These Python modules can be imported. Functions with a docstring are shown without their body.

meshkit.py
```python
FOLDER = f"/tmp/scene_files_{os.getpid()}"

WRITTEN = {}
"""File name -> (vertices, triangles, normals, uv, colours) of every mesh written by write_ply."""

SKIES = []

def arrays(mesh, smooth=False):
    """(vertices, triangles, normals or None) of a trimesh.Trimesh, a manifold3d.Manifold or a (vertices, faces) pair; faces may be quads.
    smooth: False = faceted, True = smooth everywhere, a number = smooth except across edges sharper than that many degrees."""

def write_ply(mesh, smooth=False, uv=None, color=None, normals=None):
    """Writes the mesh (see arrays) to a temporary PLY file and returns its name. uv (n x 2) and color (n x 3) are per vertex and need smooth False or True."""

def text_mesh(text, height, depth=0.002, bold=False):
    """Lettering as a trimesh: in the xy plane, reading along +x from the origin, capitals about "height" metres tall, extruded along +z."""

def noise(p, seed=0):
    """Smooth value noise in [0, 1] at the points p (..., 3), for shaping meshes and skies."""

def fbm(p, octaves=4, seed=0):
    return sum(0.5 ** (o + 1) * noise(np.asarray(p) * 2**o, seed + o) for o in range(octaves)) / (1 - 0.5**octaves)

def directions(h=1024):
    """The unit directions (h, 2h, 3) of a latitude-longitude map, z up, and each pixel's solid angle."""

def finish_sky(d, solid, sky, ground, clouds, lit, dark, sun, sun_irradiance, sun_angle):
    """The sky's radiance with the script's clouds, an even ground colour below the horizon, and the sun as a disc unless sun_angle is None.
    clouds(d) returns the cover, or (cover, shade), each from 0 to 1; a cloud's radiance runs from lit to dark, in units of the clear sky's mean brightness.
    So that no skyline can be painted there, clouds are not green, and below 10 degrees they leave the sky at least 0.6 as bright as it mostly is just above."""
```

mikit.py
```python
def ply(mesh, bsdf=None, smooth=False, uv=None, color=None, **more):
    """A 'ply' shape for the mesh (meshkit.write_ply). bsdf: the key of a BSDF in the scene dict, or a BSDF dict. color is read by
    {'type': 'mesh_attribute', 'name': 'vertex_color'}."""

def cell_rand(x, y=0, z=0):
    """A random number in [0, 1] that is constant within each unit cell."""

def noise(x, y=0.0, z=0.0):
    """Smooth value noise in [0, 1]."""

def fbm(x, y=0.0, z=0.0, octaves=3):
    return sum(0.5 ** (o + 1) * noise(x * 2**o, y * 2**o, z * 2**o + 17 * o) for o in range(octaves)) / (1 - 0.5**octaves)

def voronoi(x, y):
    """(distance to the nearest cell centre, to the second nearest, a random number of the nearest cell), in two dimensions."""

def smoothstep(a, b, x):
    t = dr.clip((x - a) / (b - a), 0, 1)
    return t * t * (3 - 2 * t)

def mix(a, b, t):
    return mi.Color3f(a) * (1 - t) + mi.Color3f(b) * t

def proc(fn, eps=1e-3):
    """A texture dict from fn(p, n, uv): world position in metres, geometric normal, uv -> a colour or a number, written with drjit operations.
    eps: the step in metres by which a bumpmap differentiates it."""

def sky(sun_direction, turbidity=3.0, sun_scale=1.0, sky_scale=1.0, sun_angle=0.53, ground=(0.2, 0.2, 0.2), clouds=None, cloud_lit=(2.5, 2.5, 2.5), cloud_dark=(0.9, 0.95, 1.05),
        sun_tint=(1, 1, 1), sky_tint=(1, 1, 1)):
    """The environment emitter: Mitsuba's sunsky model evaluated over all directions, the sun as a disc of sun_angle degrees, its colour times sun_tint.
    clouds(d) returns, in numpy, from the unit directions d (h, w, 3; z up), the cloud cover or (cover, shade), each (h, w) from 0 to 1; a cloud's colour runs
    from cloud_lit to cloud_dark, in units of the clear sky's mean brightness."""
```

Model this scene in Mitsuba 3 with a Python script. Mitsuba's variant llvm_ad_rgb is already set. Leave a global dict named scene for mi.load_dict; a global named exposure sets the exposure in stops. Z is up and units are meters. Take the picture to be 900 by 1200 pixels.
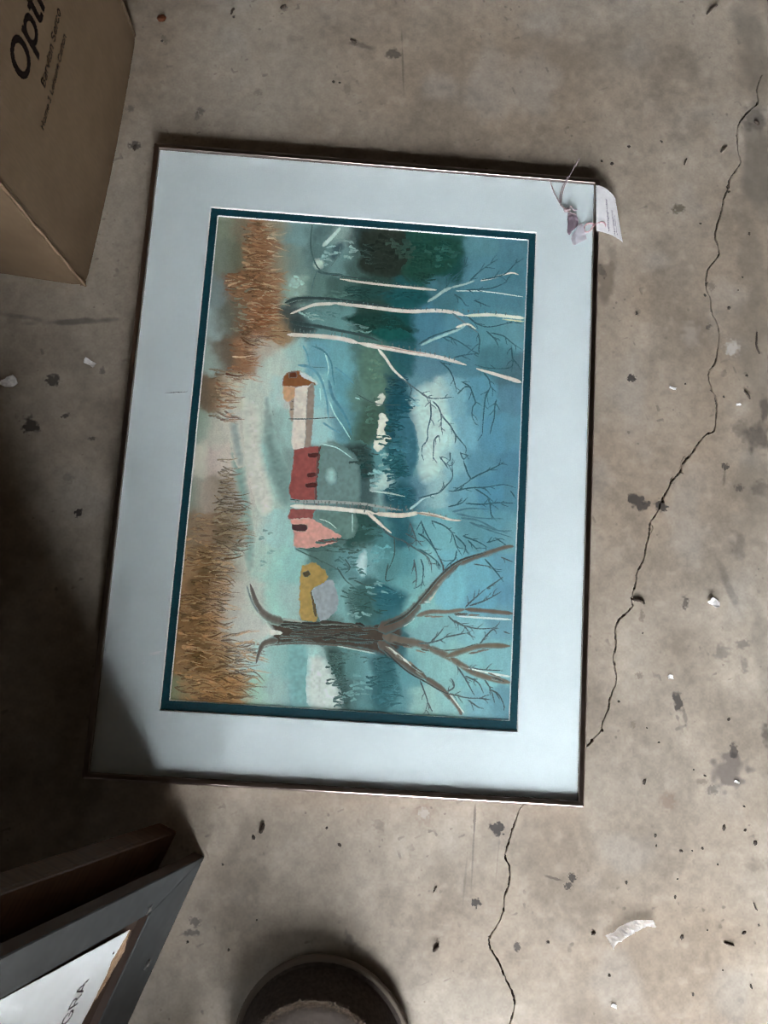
import math, random
import numpy as np, trimesh, drjit as dr, mitsuba as mi
import shapely
from shapely.geometry import Polygon, LineString, Point, box as sbox
from shapely.ops import unary_union
import mikit, meshkit
from mikit import proc, noise, fbm, smoothstep, mix
T = mi.ScalarTransform4f
scene, labels = {}, {}

# ---------------------------------------------------------------- camera, daylight, exposure
exposure = 8.15
CAM = [0.01226, -0.20842, 1.02493]
FWD = [0.02708, 0.13447, -0.99055]
UP = [-0.06770, 0.98888, 0.13239]
scene['camera'] = {'type': 'perspective', 'fov': 54.70, 'fov_axis': 'x', 'near_clip': 0.05, 'far_clip': 100.0,
                   'to_world': T().look_at(origin=CAM, target=[CAM[k] + FWD[k] for k in range(3)], up=UP)}


def overcast(d):                       # a closed, slightly mottled cloud layer
    n = meshkit.fbm(d * 2.3 + 5.0, 4)
    return np.ones(d.shape[:2]), np.clip((n - 0.35) * 1.2, 0, 1)


scene['sky'] = mikit.sky([0.2, 0.75, 0.63], turbidity=4.0, sun_scale=0.0, sky_scale=1.0, ground=(0.12, 0.12, 0.11), clouds=overcast,
                         cloud_lit=(1.30, 1.34, 1.38), cloud_dark=(1.0, 1.05, 1.10))
DOOR_X0, DOOR_X1, DOOR_H, SOUTH_Y = -1.00, 0.96, 2.15, -2.6     # the open garage door that lets the daylight in

# ---------------------------------------------------------------- helpers


def srgb(*c):
    c = np.array(c, float) / 255
    return [float(x) for x in np.where(c <= 0.04045, c / 12.92, ((c + 0.055) / 1.055) ** 2.4)]


def rgb(c):
    return {'type': 'rgb', 'value': [float(x) for x in c]}


def num(key):
    if key not in scene and key not in used:
        used.add(key)
        return key
    n = 1
    while f'{key}_{n:03d}' in used:
        n += 1
    used.add(f'{key}_{n:03d}')
    return f'{key}_{n:03d}'


used = set()


def put(key, mesh, bsdf, smooth=False, label=None, cat=None, group=None, kind=None, **more):
    key = num(key)
    scene[key] = mikit.ply(mesh, bsdf, smooth, **more)
    d = {a: b for a, b in (('label', label), ('category', cat), ('group', group), ('kind', kind)) if b}
    if d:
        labels[key] = d
    return key


def thing(key, label, cat, group=None):
    key = num(key)
    labels[key] = {'label': label, 'category': cat, **({'group': group} if group else {})}
    return key


def mat(key, color, rough=0.6, spec=0.3, metal=0.0, **more):
    scene[key] = {'type': 'twosided', 'b': {'type': 'principled', 'base_color': color if isinstance(color, dict) else rgb(color), 'roughness': rough, 'specular': spec, 'metallic': metal, **more}}
    return key


def bumped(key, color, rough, fn, scale=1.0, spec=0.3, metal=0.0, eps=5e-4):
    scene[key] = {'type': 'twosided', 'b': {'type': 'bumpmap', 'arbitrary': proc(fn, eps), 'scale': scale,
                  'b': {'type': 'principled', 'base_color': color if isinstance(color, dict) else rgb(color), 'roughness': rough, 'specular': spec, 'metallic': metal}}}
    return key


def boxm(x0, x1, y0, y1, z0, z1):
    m = trimesh.creation.box((x1 - x0, y1 - y0, z1 - z0))
    m.apply_translation(((x0 + x1) / 2, (y0 + y1) / 2, (z0 + z1) / 2))
    return m


def extrude(poly, h, z=0.0):
    geoms = [g for g in getattr(poly, 'geoms', [poly]) if g.area > 1e-9]
    m = trimesh.util.concatenate([trimesh.creation.extrude_polygon(g, h, engine='earcut') for g in geoms])
    m.apply_translation((0, 0, z))
    return m


def basis(o, x, y):
    """4x4 that carries local (x, y, z = x cross y) to the world."""
    x, y = np.array(x, float), np.array(y, float)
    x = x / np.linalg.norm(x)
    y = y - x * (x @ y)
    y = y / np.linalg.norm(y)
    M = np.eye(4)
    M[:3, 0], M[:3, 1], M[:3, 2], M[:3, 3] = x, y, np.cross(x, y), o
    return M


def moved(m, M):
    m = m.copy()
    m.apply_transform(M)
    return m


def tube(pts, radii, n=7):
    """A round tube along points, its radius given per point, closed at the ends."""
    p = np.array(pts, float)
    r = np.broadcast_to(np.array(radii, float), (len(p),))
    t = np.gradient(p, axis=0)
    t /= np.linalg.norm(t, axis=1, keepdims=True) + 1e-12
    u = np.cross(t, [0.13, 0.21, 0.97])
    u /= np.linalg.norm(u, axis=1, keepdims=True) + 1e-12
    w = np.cross(t, u)
    a = np.arange(n) * 2 * math.pi / n
    v = (p[:, None] + r[:, None, None] * (np.cos(a)[None, :, None] * u[:, None] + np.sin(a)[None, :, None] * w[:, None])).reshape(-1, 3)
    f = []
    for i in range(len(p) - 1):
        for j in range(n):
            a0, a1 = i * n + j, i * n + (j + 1) % n
            f += [[a0, a1, a1 + n], [a0, a1 + n, a0 + n]]
    v = np.vstack([v, p[:1], p[-1:]])
    for j in range(n):
        f += [[len(v) - 2, (j + 1) % n, j], [len(v) - 1, (len(p) - 1) * n + j, (len(p) - 1) * n + (j + 1) % n]]
    m = trimesh.Trimesh(v, f, process=False)
    m.fix_normals()
    return m


def spline(pts, n=8):
    """A smooth polyline through the points."""
    p = np.array(pts, float)
    if len(p) < 3:
        return np.array([p[0] + (p[-1] - p[0]) * s for s in np.linspace(0, 1, n)])
    q = np.vstack([2 * p[0] - p[1], p, 2 * p[-1] - p[-2]])
    out = []
    for i in range(1, len(q) - 2):
        for s in np.linspace(0, 1, n, endpoint=False):
            a, b, c, d = q[i - 1:i + 3]
            out.append(0.5 * (2 * b + (c - a) * s + (2 * a - 5 * b + 4 * c - d) * s * s + (3 * b - a - 3 * c + d) * s ** 3))
    return np.array(out + [p[-1]])


# ---- measured plan of the place, in metres on the floor
MAT_OUT = [(-0.2387, 0.356), (0.2368, 0.356), (0.2368, -0.3543), (-0.2387, -0.3543)]
MAT_IN = [(-0.2276, 0.3446), (0.2258, 0.3446), (0.2258, -0.3408), (-0.2276, -0.3408)]
CRACKS = [([(0.5796, 0.6496), (0.5728, 0.6317), (0.5715, 0.6229), (0.5727, 0.6015), (0.558, 0.5859), (0.5434, 0.5647), (0.5408, 0.5432), (0.5421, 0.518), (0.546, 0.5016), (0.5381, 0.4869), (0.5289, 0.4722), (0.5263, 0.4554), (0.5199, 0.4397), (0.5173, 0.423), (0.5109, 0.3992), (0.5071, 0.3785), (0.5123, 0.3613), (0.511, 0.3451), (0.497, 0.3265), (0.4932, 0.3035), (0.4959, 0.2891), (0.501, 0.2776), (0.5024, 0.2592), (0.5101, 0.244), (0.5139, 0.2221), (0.5115, 0.2024), (0.5077, 0.1827), (0.499, 0.1691), (0.499, 0.1562), (0.5054, 0.1375), (0.5105, 0.1226), (0.5093, 0.0997), (0.5069, 0.0805), (0.4957, 0.0747), (0.4834, 0.06), (0.4711, 0.0404), (0.4613, 0.0297), (0.4578, 0.0171), (0.4468, 0.0039), (0.4396, -0.0113), (0.4313, -0.0279), (0.4254, -0.0441), (0.4159, -0.0594), (0.4149, -0.0764), (0.4103, -0.0924), (0.4082, -0.1105), (0.3988, -0.1291), (0.3967, -0.147), (0.3911, -0.1651), (0.3925, -0.178), (0.382, -0.1893), (0.3738, -0.198), (0.3693, -0.2111), (0.3709, -0.2308), (0.3677, -0.2483), (0.3705, -0.2654), (0.372, -0.2825), (0.3643, -0.3035), (0.3622, -0.3173), (0.3545, -0.3381), (0.3524, -0.3483), (0.3388, -0.3637), (0.3162, -0.3873), (0.2802, -0.417), (0.2482, -0.4527), (0.2419, -0.4683), (0.2369, -0.4848), (0.2319, -0.5012), (0.229, -0.5153), (0.2352, -0.5279), (0.2358, -0.5417), (0.2351, -0.5523), (0.2301, -0.5674), (0.2297, -0.5843), (0.2225, -0.6004), (0.2131, -0.6155), (0.2122, -0.6207), (0.2149, -0.631), (0.2256, -0.646), (0.2353, -0.6641), (0.2461, -0.6841), (0.2489, -0.6993), (0.2442, -0.7198), (0.2371, -0.7604)], 0.0022), ([(0.4687, 0.0377), (0.4625, 0.0385), (0.4577, 0.0233), (0.4615, 0.0149)], 0.0014), ([(0.448, 0.0102), (0.4432, 0.0012), (0.4493, 0.0004), (0.4455, 0.01)], 0.0013), ([(0.4146, -0.0595), (0.4196, -0.0652), (0.4173, -0.0726)], 0.0012)]
CRACK_CHIPS = [(0.5263, 0.4595, 0.0031), (0.5277, 0.4527, 0.0027), (0.5092, 0.125, 0.002), (0.5029, 0.1399, 0.002), (0.4578, 0.0171, 0.002), (0.4662, 0.0363, 0.0019), (0.4337, -0.0277, 0.0027), (0.3923, -0.1674, 0.002), (0.3738, -0.198, 0.002), (0.2367, -0.4816, 0.0019), (0.2131, -0.6165, 0.002), (0.235, -0.5502, 0.0014), (0.4958, 0.305, 0.0017), (0.3411, -0.3613, 0.0027), (0.3547, -0.3471, 0.002), (0.5461, 0.6005, 0.001), (0.5714, 0.6014, 0.002), (0.5408, 0.5362, 0.0012)]
STAINS_AND_STRIP = [(0.5677, 0.6893, 0.0270, 0.0946, 0.09, 8, 0.50, 0.35), (0.5723, 0.5038, 0.0238, 0.0991, 0.03, 8, 0.60, 0.35), (0.5613, 0.3519, 0.0181, 0.0648, 0.15, 8, 0.35, 0.45), (0.5684, 0.1938, 0.0254, 0.0890, 0.08, 8, 0.40, 0.40), (0.5652, 0.0160, 0.0248, 0.0745, 0.00, 8, 0.40, 0.45), (0.5752, -0.2239, 0.0120, 0.0602, 0.06, 8, 0.30, 0.50), (0.4525, 0.4175, 0.0091, 0.0065, 0.08, 0, 0.75, 0.35), (0.4137, 0.4170, 0.0117, 0.0091, 0.08, 1, 0.30, 0.60), (0.4395, 0.5315, 0.0118, 0.0092, 0.09, 1, 0.25, 0.60), (0.4565, 0.5358, 0.0079, 0.0053, 0.09, 1, 0.20, 0.60), (0.3851, 0.1502, 0.0063, 0.0050, 0.08, 2, 0.90, 0.25), (0.3921, 0.2505, 0.0038, 0.0051, 0.08, 1, 0.50, 0.50), (0.3983, -0.0313, 0.0147, 0.0098, -0.19, 2, 0.85, 0.25), (0.4313, -0.0340, 0.0086, 0.0073, -0.63, 2, 0.85, 0.25), (0.5705, 0.0763, 0.0175, 0.0188, 0.07, 2, 0.60, 0.50), (0.5455, 0.0871, 0.0113, 0.0100, 0.07, 2, 0.35, 0.60), (0.5819, 0.1151, 0.0063, 0.0176, 0.07, 2, 0.60, 0.50), (0.5232, 0.0291, 0.0050, 0.0050, 0.07, 2, 0.75, 0.30), (0.5219, 0.0129, 0.0019, 0.0111, -0.02, 2, 0.35, 0.60), (0.5429, -0.0004, 0.0062, 0.0050, 0.07, 2, 0.60, 0.50), (0.5726, 0.0016, 0.0112, 0.0099, 0.59, 2, 0.40, 0.60), (0.4668, -0.1674, 0.0042, 0.0084, 0.06, 2, 0.60, 0.35), (0.4059, -0.1901, 0.0036, 0.0072, 0.06, 1, 0.60, 0.50), (0.4574, -0.3025, 0.0065, 0.0118, 0.20, 2, 0.80, 0.30), (0.4682, -0.3246, 0.0024, 0.0118, 0.20, 2, 0.35, 0.60), (0.3967, -0.3367, 0.0035, 0.0047, 0.06, 1, 0.50, 0.50), (0.4037, -0.2714, 0.0047, 0.0047, 0.06, 1, 0.60, 0.50), (0.5297, -0.3897, 0.0247, 0.0223, 0.06, 3, 0.75, 0.30), (0.5075, -0.4165, 0.0070, 0.0058, 0.06, 2, 0.45, 0.50), (0.4912, -0.4063, 0.0070, 0.0035, 0.06, 1, 0.50, 0.50), (0.5356, -0.3636, 0.0047, 0.0106, 0.06, 2, 0.70, 0.35), (0.5805, -0.3407, 0.0059, 0.0142, 0.06, 2, 0.60, 0.50), (0.5656, -0.5085, 0.0104, 0.0081, 0.05, 1, 0.40, 0.60), (0.5588, -0.4752, 0.0093, 0.0093, 0.05, 1, 0.20, 0.60), (0.4460, -0.4353, 0.0093, 0.0105, 0.05, 4, 0.50, 0.50), (0.2174, -0.4815, 0.0091, 0.0091, 0.05, 2, 0.88, 0.20), (0.1933, -0.5756, 0.0056, 0.0056, 0.05, 2, 0.85, 0.25), (0.3195, -0.5374, 0.0051, 0.0057, 0.05, 2, 0.80, 0.30), (0.3142, -0.5483, 0.0057, 0.0040, 0.40, 2, 0.75, 0.30), (0.2980, -0.5406, 0.0125, 0.0016, -0.21, 2, 0.50, 0.50), (0.2494, -0.6272, 0.0040, 0.0050, 0.05, 2, 0.75, 0.35), (0.1864, -0.4767, 0.0014, 0.0182, 0.00, 2, 0.50, 0.60), (0.1862, -0.5197, 0.0010, 0.0339, -0.00, 2, 0.30, 0.70), (0.1773, -0.5468, 0.0011, 0.0292, -0.05, 2, 0.18, 0.70), (0.2191, -0.5212, 0.0011, 0.0226, -0.05, 2, 0.20, 0.70), (0.1996, -0.6606, 0.0100, 0.0089, 0.05, 1, 0.25, 0.60), (0.1189, -0.4674, 0.0125, 0.0125, 0.05, 4, 0.35, 0.70), (0.1189, -0.4674, 0.0068, 0.0068, 0.05, 5, 0.60, 0.60), (0.0611, -0.4856, 0.0079, 0.0090, 0.05, 1, 0.45, 0.50), (-0.4357, 0.0847, 0.0094, 0.0083, 0.42, 2, 0.80, 0.30), (-0.4583, 0.0191, 0.0117, 0.0105, -0.28, 2, 0.85, 0.30), (-0.4120, 0.0359, 0.0059, 0.0029, 0.42, 2, 0.75, 0.40), (-0.3784, -0.0991, 0.0052, 0.0058, 0.07, 2, 0.90, 0.30), (-0.3719, 0.0058, 0.0047, 0.0023, 0.07, 2, 0.60, 0.50), (-0.4188, 0.1727, 0.0454, 0.0041, 0.13, 2, 0.50, 0.50), (-0.3689, 0.1035, 0.0036, 0.0059, 0.08, 2, 0.50, 0.50), (-0.3980, -0.0516, 0.0081, 0.0070, 0.07, 2, 0.25, 0.60), (-0.4850, 0.1739, 0.0286, 0.0036, -0.10, 2, 0.30, 0.60), (0.0099, 0.6329, 0.0104, 0.0078, 0.09, 2, 0.65, 0.40), (-0.0322, 0.6404, 0.0195, 0.0039, -0.22, 2, 0.45, 0.60), (-0.0508, 0.6459, 0.0065, 0.0039, 0.09, 2, 0.40, 0.60), (-0.1609, 0.6931, 0.0065, 0.0039, 0.71, 2, 0.45, 0.50), (0.0252, 0.6172, 0.0013, 0.0441, 0.09, 2, 0.35, 0.60), (-0.2705, 0.5129, 0.0050, 0.0063, 0.09, 2, 0.45, 0.50), (-0.2747, 0.5042, 0.0038, 0.0063, 0.09, 2, 0.35, 0.50), (-0.3608, 0.4499, 0.0075, 0.0062, -0.26, 2, 0.70, 0.40), (-0.3733, 0.5078, 0.0050, 0.0050, 0.09, 2, 0.40, 0.50), (-0.3363, 0.6248, 0.0038, 0.0076, 0.44, 2, 0.35, 0.50), (-0.1888, 0.5509, 0.0051, 0.0051, 0.09, 1, 0.40, 0.50), (-0.0556, 0.5672, 0.0064, 0.0077, 0.09, 1, 0.40, 0.50), (-0.1414, 0.6445, 0.0103, 0.0064, 0.09, 1, 0.30, 0.60), (-0.0781, 0.6649, 0.0104, 0.0078, 0.09, 1, 0.30, 0.60), (0.4784, 0.2324, 0.0203, 0.0280, 0.08, 1, 0.30, 0.60), (0.4721, 0.2228, 0.0114, 0.0165, 0.08, 5, 0.30, 0.60), (0.4974, 0.2365, 0.0051, 0.0032, 0.51, 2, 0.60, 0.40), (0.5022, 0.3002, 0.0051, 0.0077, 0.08, 1, 0.60, 0.40), (0.5330, 0.2066, 0.0102, 0.0102, 0.08, 5, 0.85, 0.50), (0.3443, 0.2942, 0.0114, 0.0279, -0.01, 1, 0.65, 0.50), (0.3376, 0.3096, 0.0051, 0.0102, 0.43, 2, 0.50, 0.40), (0.3536, 0.3349, 0.0064, 0.0179, 0.08, 1, 0.40, 0.50), (0.4144, -0.4862, 0.0253, 0.0138, -0.65, 1, 0.30, 0.60), (0.4611, -0.2018, 0.0336, 0.0120, -0.11, 1, 0.25, 0.60), (0.4614, -0.2310, 0.0143, 0.0215, 0.06, 1, 0.25, 0.60), (0.5295, -0.1444, 0.0049, 0.0364, 0.41, 2, 0.30, 0.60), (0.5417, -0.0836, 0.0098, 0.0171, 0.07, 2, 0.35, 0.60), (0.5188, -0.2332, 0.0108, 0.0096, 0.06, 2, 0.35, 0.50), (0.5476, -0.2198, 0.0096, 0.0060, 0.06, 2, 0.40, 0.50), (0.5499, -0.2487, 0.0048, 0.0096, 0.06, 2, 0.35, 0.50), (0.3456, -0.7071, 0.0333, 0.0178, 0.05, 1, 0.35, 0.60), (-0.1693, -0.6167, 0.0065, 0.0054, -0.65, 2, 0.60, 0.40), (-0.1713, -0.6302, 0.0087, 0.0033, 0.05, 2, 0.60, 0.40), (-0.1612, -0.5987, 0.0077, 0.0066, 0.05, 1, 0.40, 0.60), (0.0140, -0.6128, 0.0331, 0.0132, 0.05, 1, 0.30, 0.60), (0.0319, -0.6326, 0.0132, 0.0066, -1.00, 2, 0.40, 0.50), (0.4285, 0.6763, 0.0535, 0.0401, 0.09, 1, 0.22, 0.70), (0.3227, 0.6519, 0.0663, 0.0530, 0.09, 1, 0.20, 0.70), (0.5555, 0.6590, 0.0215, 0.0404, 0.09, 1, 0.30, 0.70), (0.5686, 0.5740, 0.0160, 0.0187, 0.09, 2, 0.45, 0.50), (0.2432, 0.6590, 0.0793, 0.0264, 0.09, 1, 0.20, 0.70)]  # leading entries form a darker strip along the right edge of the floor
STAIN_STRIP_COLORS = [(0.085, 0.070, 0.040), (0.15, 0.115, 0.085), (0.030, 0.026, 0.026), (0.125, 0.105, 0.095), (0.20, 0.13, 0.095), (0.45, 0.42, 0.385), (0.36, 0.345, 0.32), (0.36, 0.31, 0.26), (0.13, 0.115, 0.095)]
CRUMBS = [(0.3744, 0.5117, 0.0052, 0.0039, 0.09), (0.3333, 0.4845, 0.0039, 0.0039, 0.09), (0.3490, 0.4817, 0.0052, 0.0052, 0.09), (0.4239, 0.5245, 0.0053, 0.0026, -0.78), (0.4850, 0.3970, 0.0039, 0.0026, 0.08), (0.5588, 0.3869, 0.0039, 0.0052, 0.08), (0.5279, 0.2678, 0.0051, 0.0051, 0.08), (0.3761, -0.3074, 0.0035, 0.0035, 0.06), (0.4075, -0.2134, 0.0024, 0.0024, 0.06), (0.5285, -0.3222, 0.0036, 0.0047, -0.29), (0.4322, -0.3583, 0.0035, 0.0023, 0.06), (0.4155, -0.3402, 0.0023, 0.0023, 0.06), (0.4131, -0.4107, 0.0047, 0.0070, -0.29), (0.5217, -0.4641, 0.0046, 0.0081, -0.12), (0.5507, -0.4658, 0.0035, 0.0035, 0.05), (0.5646, -0.4814, 0.0047, 0.0058, 0.05), (0.5496, -0.4351, 0.0035, 0.0023, -0.64), (0.4292, -0.4789, 0.0035, 0.0046, 0.05), (0.4640, -0.4965, 0.0046, 0.0035, 0.05), (0.4928, -0.4918, 0.0035, 0.0035, 0.05), (0.4306, -0.4918, 0.0023, 0.0035, 0.05), (0.4790, -0.4957, 0.0023, 0.0023, 0.05), (0.4566, -0.5549, 0.0034, 0.0046, 0.05), (0.4662, -0.6041, 0.0045, 0.0068, -0.13), (0.5493, -0.5948, 0.0069, 0.0046, 0.57), (0.5003, -0.5940, 0.0023, 0.0023, 0.05), (0.5688, -0.5843, 0.0023, 0.0034, 0.05), (0.5137, -0.5112, 0.0023, 0.0035, 0.05), (0.4598, -0.5323, 0.0023, 0.0023, 0.05), (0.3913, -0.5401, 0.0034, 0.0046, 0.05), (0.3497, -0.6056, 0.0056, 0.0034, 0.57), (0.3712, -0.6556, 0.0034, 0.0034, 0.05), (0.5582, -0.6602, 0.0034, 0.0057, 0.40), (0.4815, -0.6731, 0.0034, 0.0045, 0.05), (0.5209, -0.6423, 0.0023, 0.0023, 0.05), (0.2894, -0.6190, 0.0045, 0.0034, -0.47), (0.4958, -0.3983, 0.0047, 0.0023, -0.47), (0.4805, -0.3913, 0.0023, 0.0023, 0.06), (-0.1030, -0.5094, 0.0044, 0.0067, 0.40), (-0.0082, -0.4926, 0.0034, 0.0034, 0.05), (0.0101, -0.5130, 0.0056, 0.0034, -0.47), (-0.0898, -0.6107, 0.0022, 0.0022, 0.05), (-0.1226, -0.6484, 0.0033, 0.0033, 0.05), (-0.1756, -0.6417, 0.0033, 0.0033, 0.05), (-0.1398, -0.5453, 0.0033, 0.0033, 0.05), (-0.3604, 0.4458, 0.0062, 0.0099, -0.09), (-0.2354, 0.6715, 0.0039, 0.0039, 0.10), (-0.3385, 0.6217, 0.0038, 0.0038, 0.09), (-0.0770, 0.5780, 0.0051, 0.0039, -0.43), (-0.0679, 0.5774, 0.0039, 0.0026, 0.09), (0.4921, 0.2848, 0.0038, 0.0038, 0.08), (0.5419, 0.2967, 0.0026, 0.0026, 0.08), (0.5484, 0.3173, 0.0026, 0.0026, 0.08), (0.5544, 0.1668, 0.0038, 0.0038, 0.08), (0.5205, 0.1323, 0.0025, 0.0038, 0.07), (0.4640, 0.1472, 0.0025, 0.0025, 0.07), (0.3908, 0.2491, 0.0038, 0.0051, 0.08)]
SPLINTERS = [(0.5003, 0.7535, 0.0231, 0.0035, 0.79), (0.5197, 0.5203, 0.0145, 0.0032, 0.87), (0.4608, 0.4942, 0.0105, 0.0024, 1.22), (0.5711, 0.2174, 0.0332, 0.0028, -1.46), (0.5544, 0.1373, 0.0151, 0.0030, -0.97), (0.4008, -0.1704, 0.0168, 0.0043, -0.29), (0.5288, -0.6095, 0.0137, 0.0023, -0.21), (0.5643, -0.5612, 0.0103, 0.0018, -1.08), (0.5699, 0.5670, 0.0080, 0.0040, -0.61), (0.1438, -0.6334, 0.0100, 0.0038, 0.83), (-0.0929, -0.4971, 0.0122, 0.0050, 1.31), (0.3486, -0.6057, 0.0056, 0.0023, 0.40), (-0.2375, 0.6800, 0.0103, 0.0033, 1.14), (-0.0521, 0.6472, 0.0104, 0.0034, -0.43), (0.1388, -0.5615, 0.0078, 0.0018, 1.10), (-0.1623, 0.6944, 0.0091, 0.0039, 0.62)]
CHIPS = [(-0.4941, 0.0779, 0.0200, 0.0141, 0.51), (-0.3867, 0.1134, 0.0154, 0.0071, -0.45), (0.5066, -0.1648, 0.0145, 0.0109, -0.63), (0.4453, 0.1394, 0.0100, 0.0033, -0.27), (0.5418, 0.1224, 0.0063, 0.0031, 0.07), (0.4464, -0.2700, 0.0071, 0.0059, 0.06), (0.3776, -0.6913, 0.0067, 0.0045, -0.30), (0.5391, -0.4036, 0.0070, 0.0035, -0.47)]
WRAP_A = [(0.3646, -0.6066), (0.3702, -0.6043), (0.3757, -0.6019), (0.3824, -0.5953), (0.389, -0.5919), (0.3968, -0.5883), (0.4058, -0.5858), (0.416, -0.5853), (0.4272, -0.5847)]
WRAP_B = [(0.375, -0.623), (0.3805, -0.6154), (0.3882, -0.6109), (0.396, -0.6053), (0.4027, -0.6008), (0.4094, -0.5983), (0.4161, -0.5938), (0.4229, -0.5924), (0.4274, -0.5933)]
CLOD = [(-0.3423, 0.6585)]
TAG = [(0.3224, 0.4311), (0.3364, 0.4269), (0.3506, 0.4174)] + [(0.326, 0.3603), (0.3463, 0.3567), (0.3641, 0.3515)]
TWINE_A = [(0.2509, 0.438), (0.2564, 0.4236), (0.2645, 0.4094), (0.2712, 0.3979), (0.2789, 0.3932), (0.2838, 0.3976), (0.289, 0.3927), (0.294, 0.3945)]
TWINE_B = [(0.2931, 0.4702), (0.2859, 0.4559), (0.2811, 0.446), (0.2775, 0.4376), (0.2729, 0.425), (0.2708, 0.4113), (0.2698, 0.4005), (0.2751, 0.3942)]
TWINE_C = [(0.2774, 0.4416), (0.2727, 0.4317), (0.2692, 0.4193), (0.2684, 0.4057), (0.2738, 0.3955), (0.2829, 0.3882), (0.293, 0.3864)]
FILM_A = [(0.2803, 0.388), (0.2867, 0.3872), (0.2931, 0.385), (0.2958, 0.3786), (0.296, 0.3706), (0.2912, 0.3635), (0.2863, 0.3578), (0.2839, 0.3536), (0.28, 0.3586), (0.2808, 0.372)]
FILM_B = [(0.296, 0.3719), (0.301, 0.3737), (0.3049, 0.3673), (0.3091, 0.3531), (0.3092, 0.3491), (0.3005, 0.3444), (0.2906, 0.3383), (0.2866, 0.3472), (0.2877, 0.3539), (0.2925, 0.361)]
LOOP = [(0.3238, 0.3702), (0.3174, 0.3724), (0.311, 0.3745), (0.3061, 0.3688), (0.3076, 0.3609), (0.3139, 0.3628), (0.3187, 0.3698), (0.3237, 0.3729), (0.33, 0.3748), (0.3338, 0.3724), (0.3352, 0.3685)]
SCRATCH = [(-0.2599, -0.2816), (-0.2522, -0.28), (-0.2467, -0.2786), (-0.2412, -0.2771)], [(-0.2585, -0.2838), (-0.2509, -0.2811), (-0.2442, -0.2807)], [(-0.2674, -0.2954), (-0.2632, -0.293)]
PENCIL = [(-0.2752, 0.0743), (-0.2636, 0.0764), (-0.2531, 0.0778), (-0.2438, 0.0791)]
DENT = [(-0.3198, 0.218)]
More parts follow.
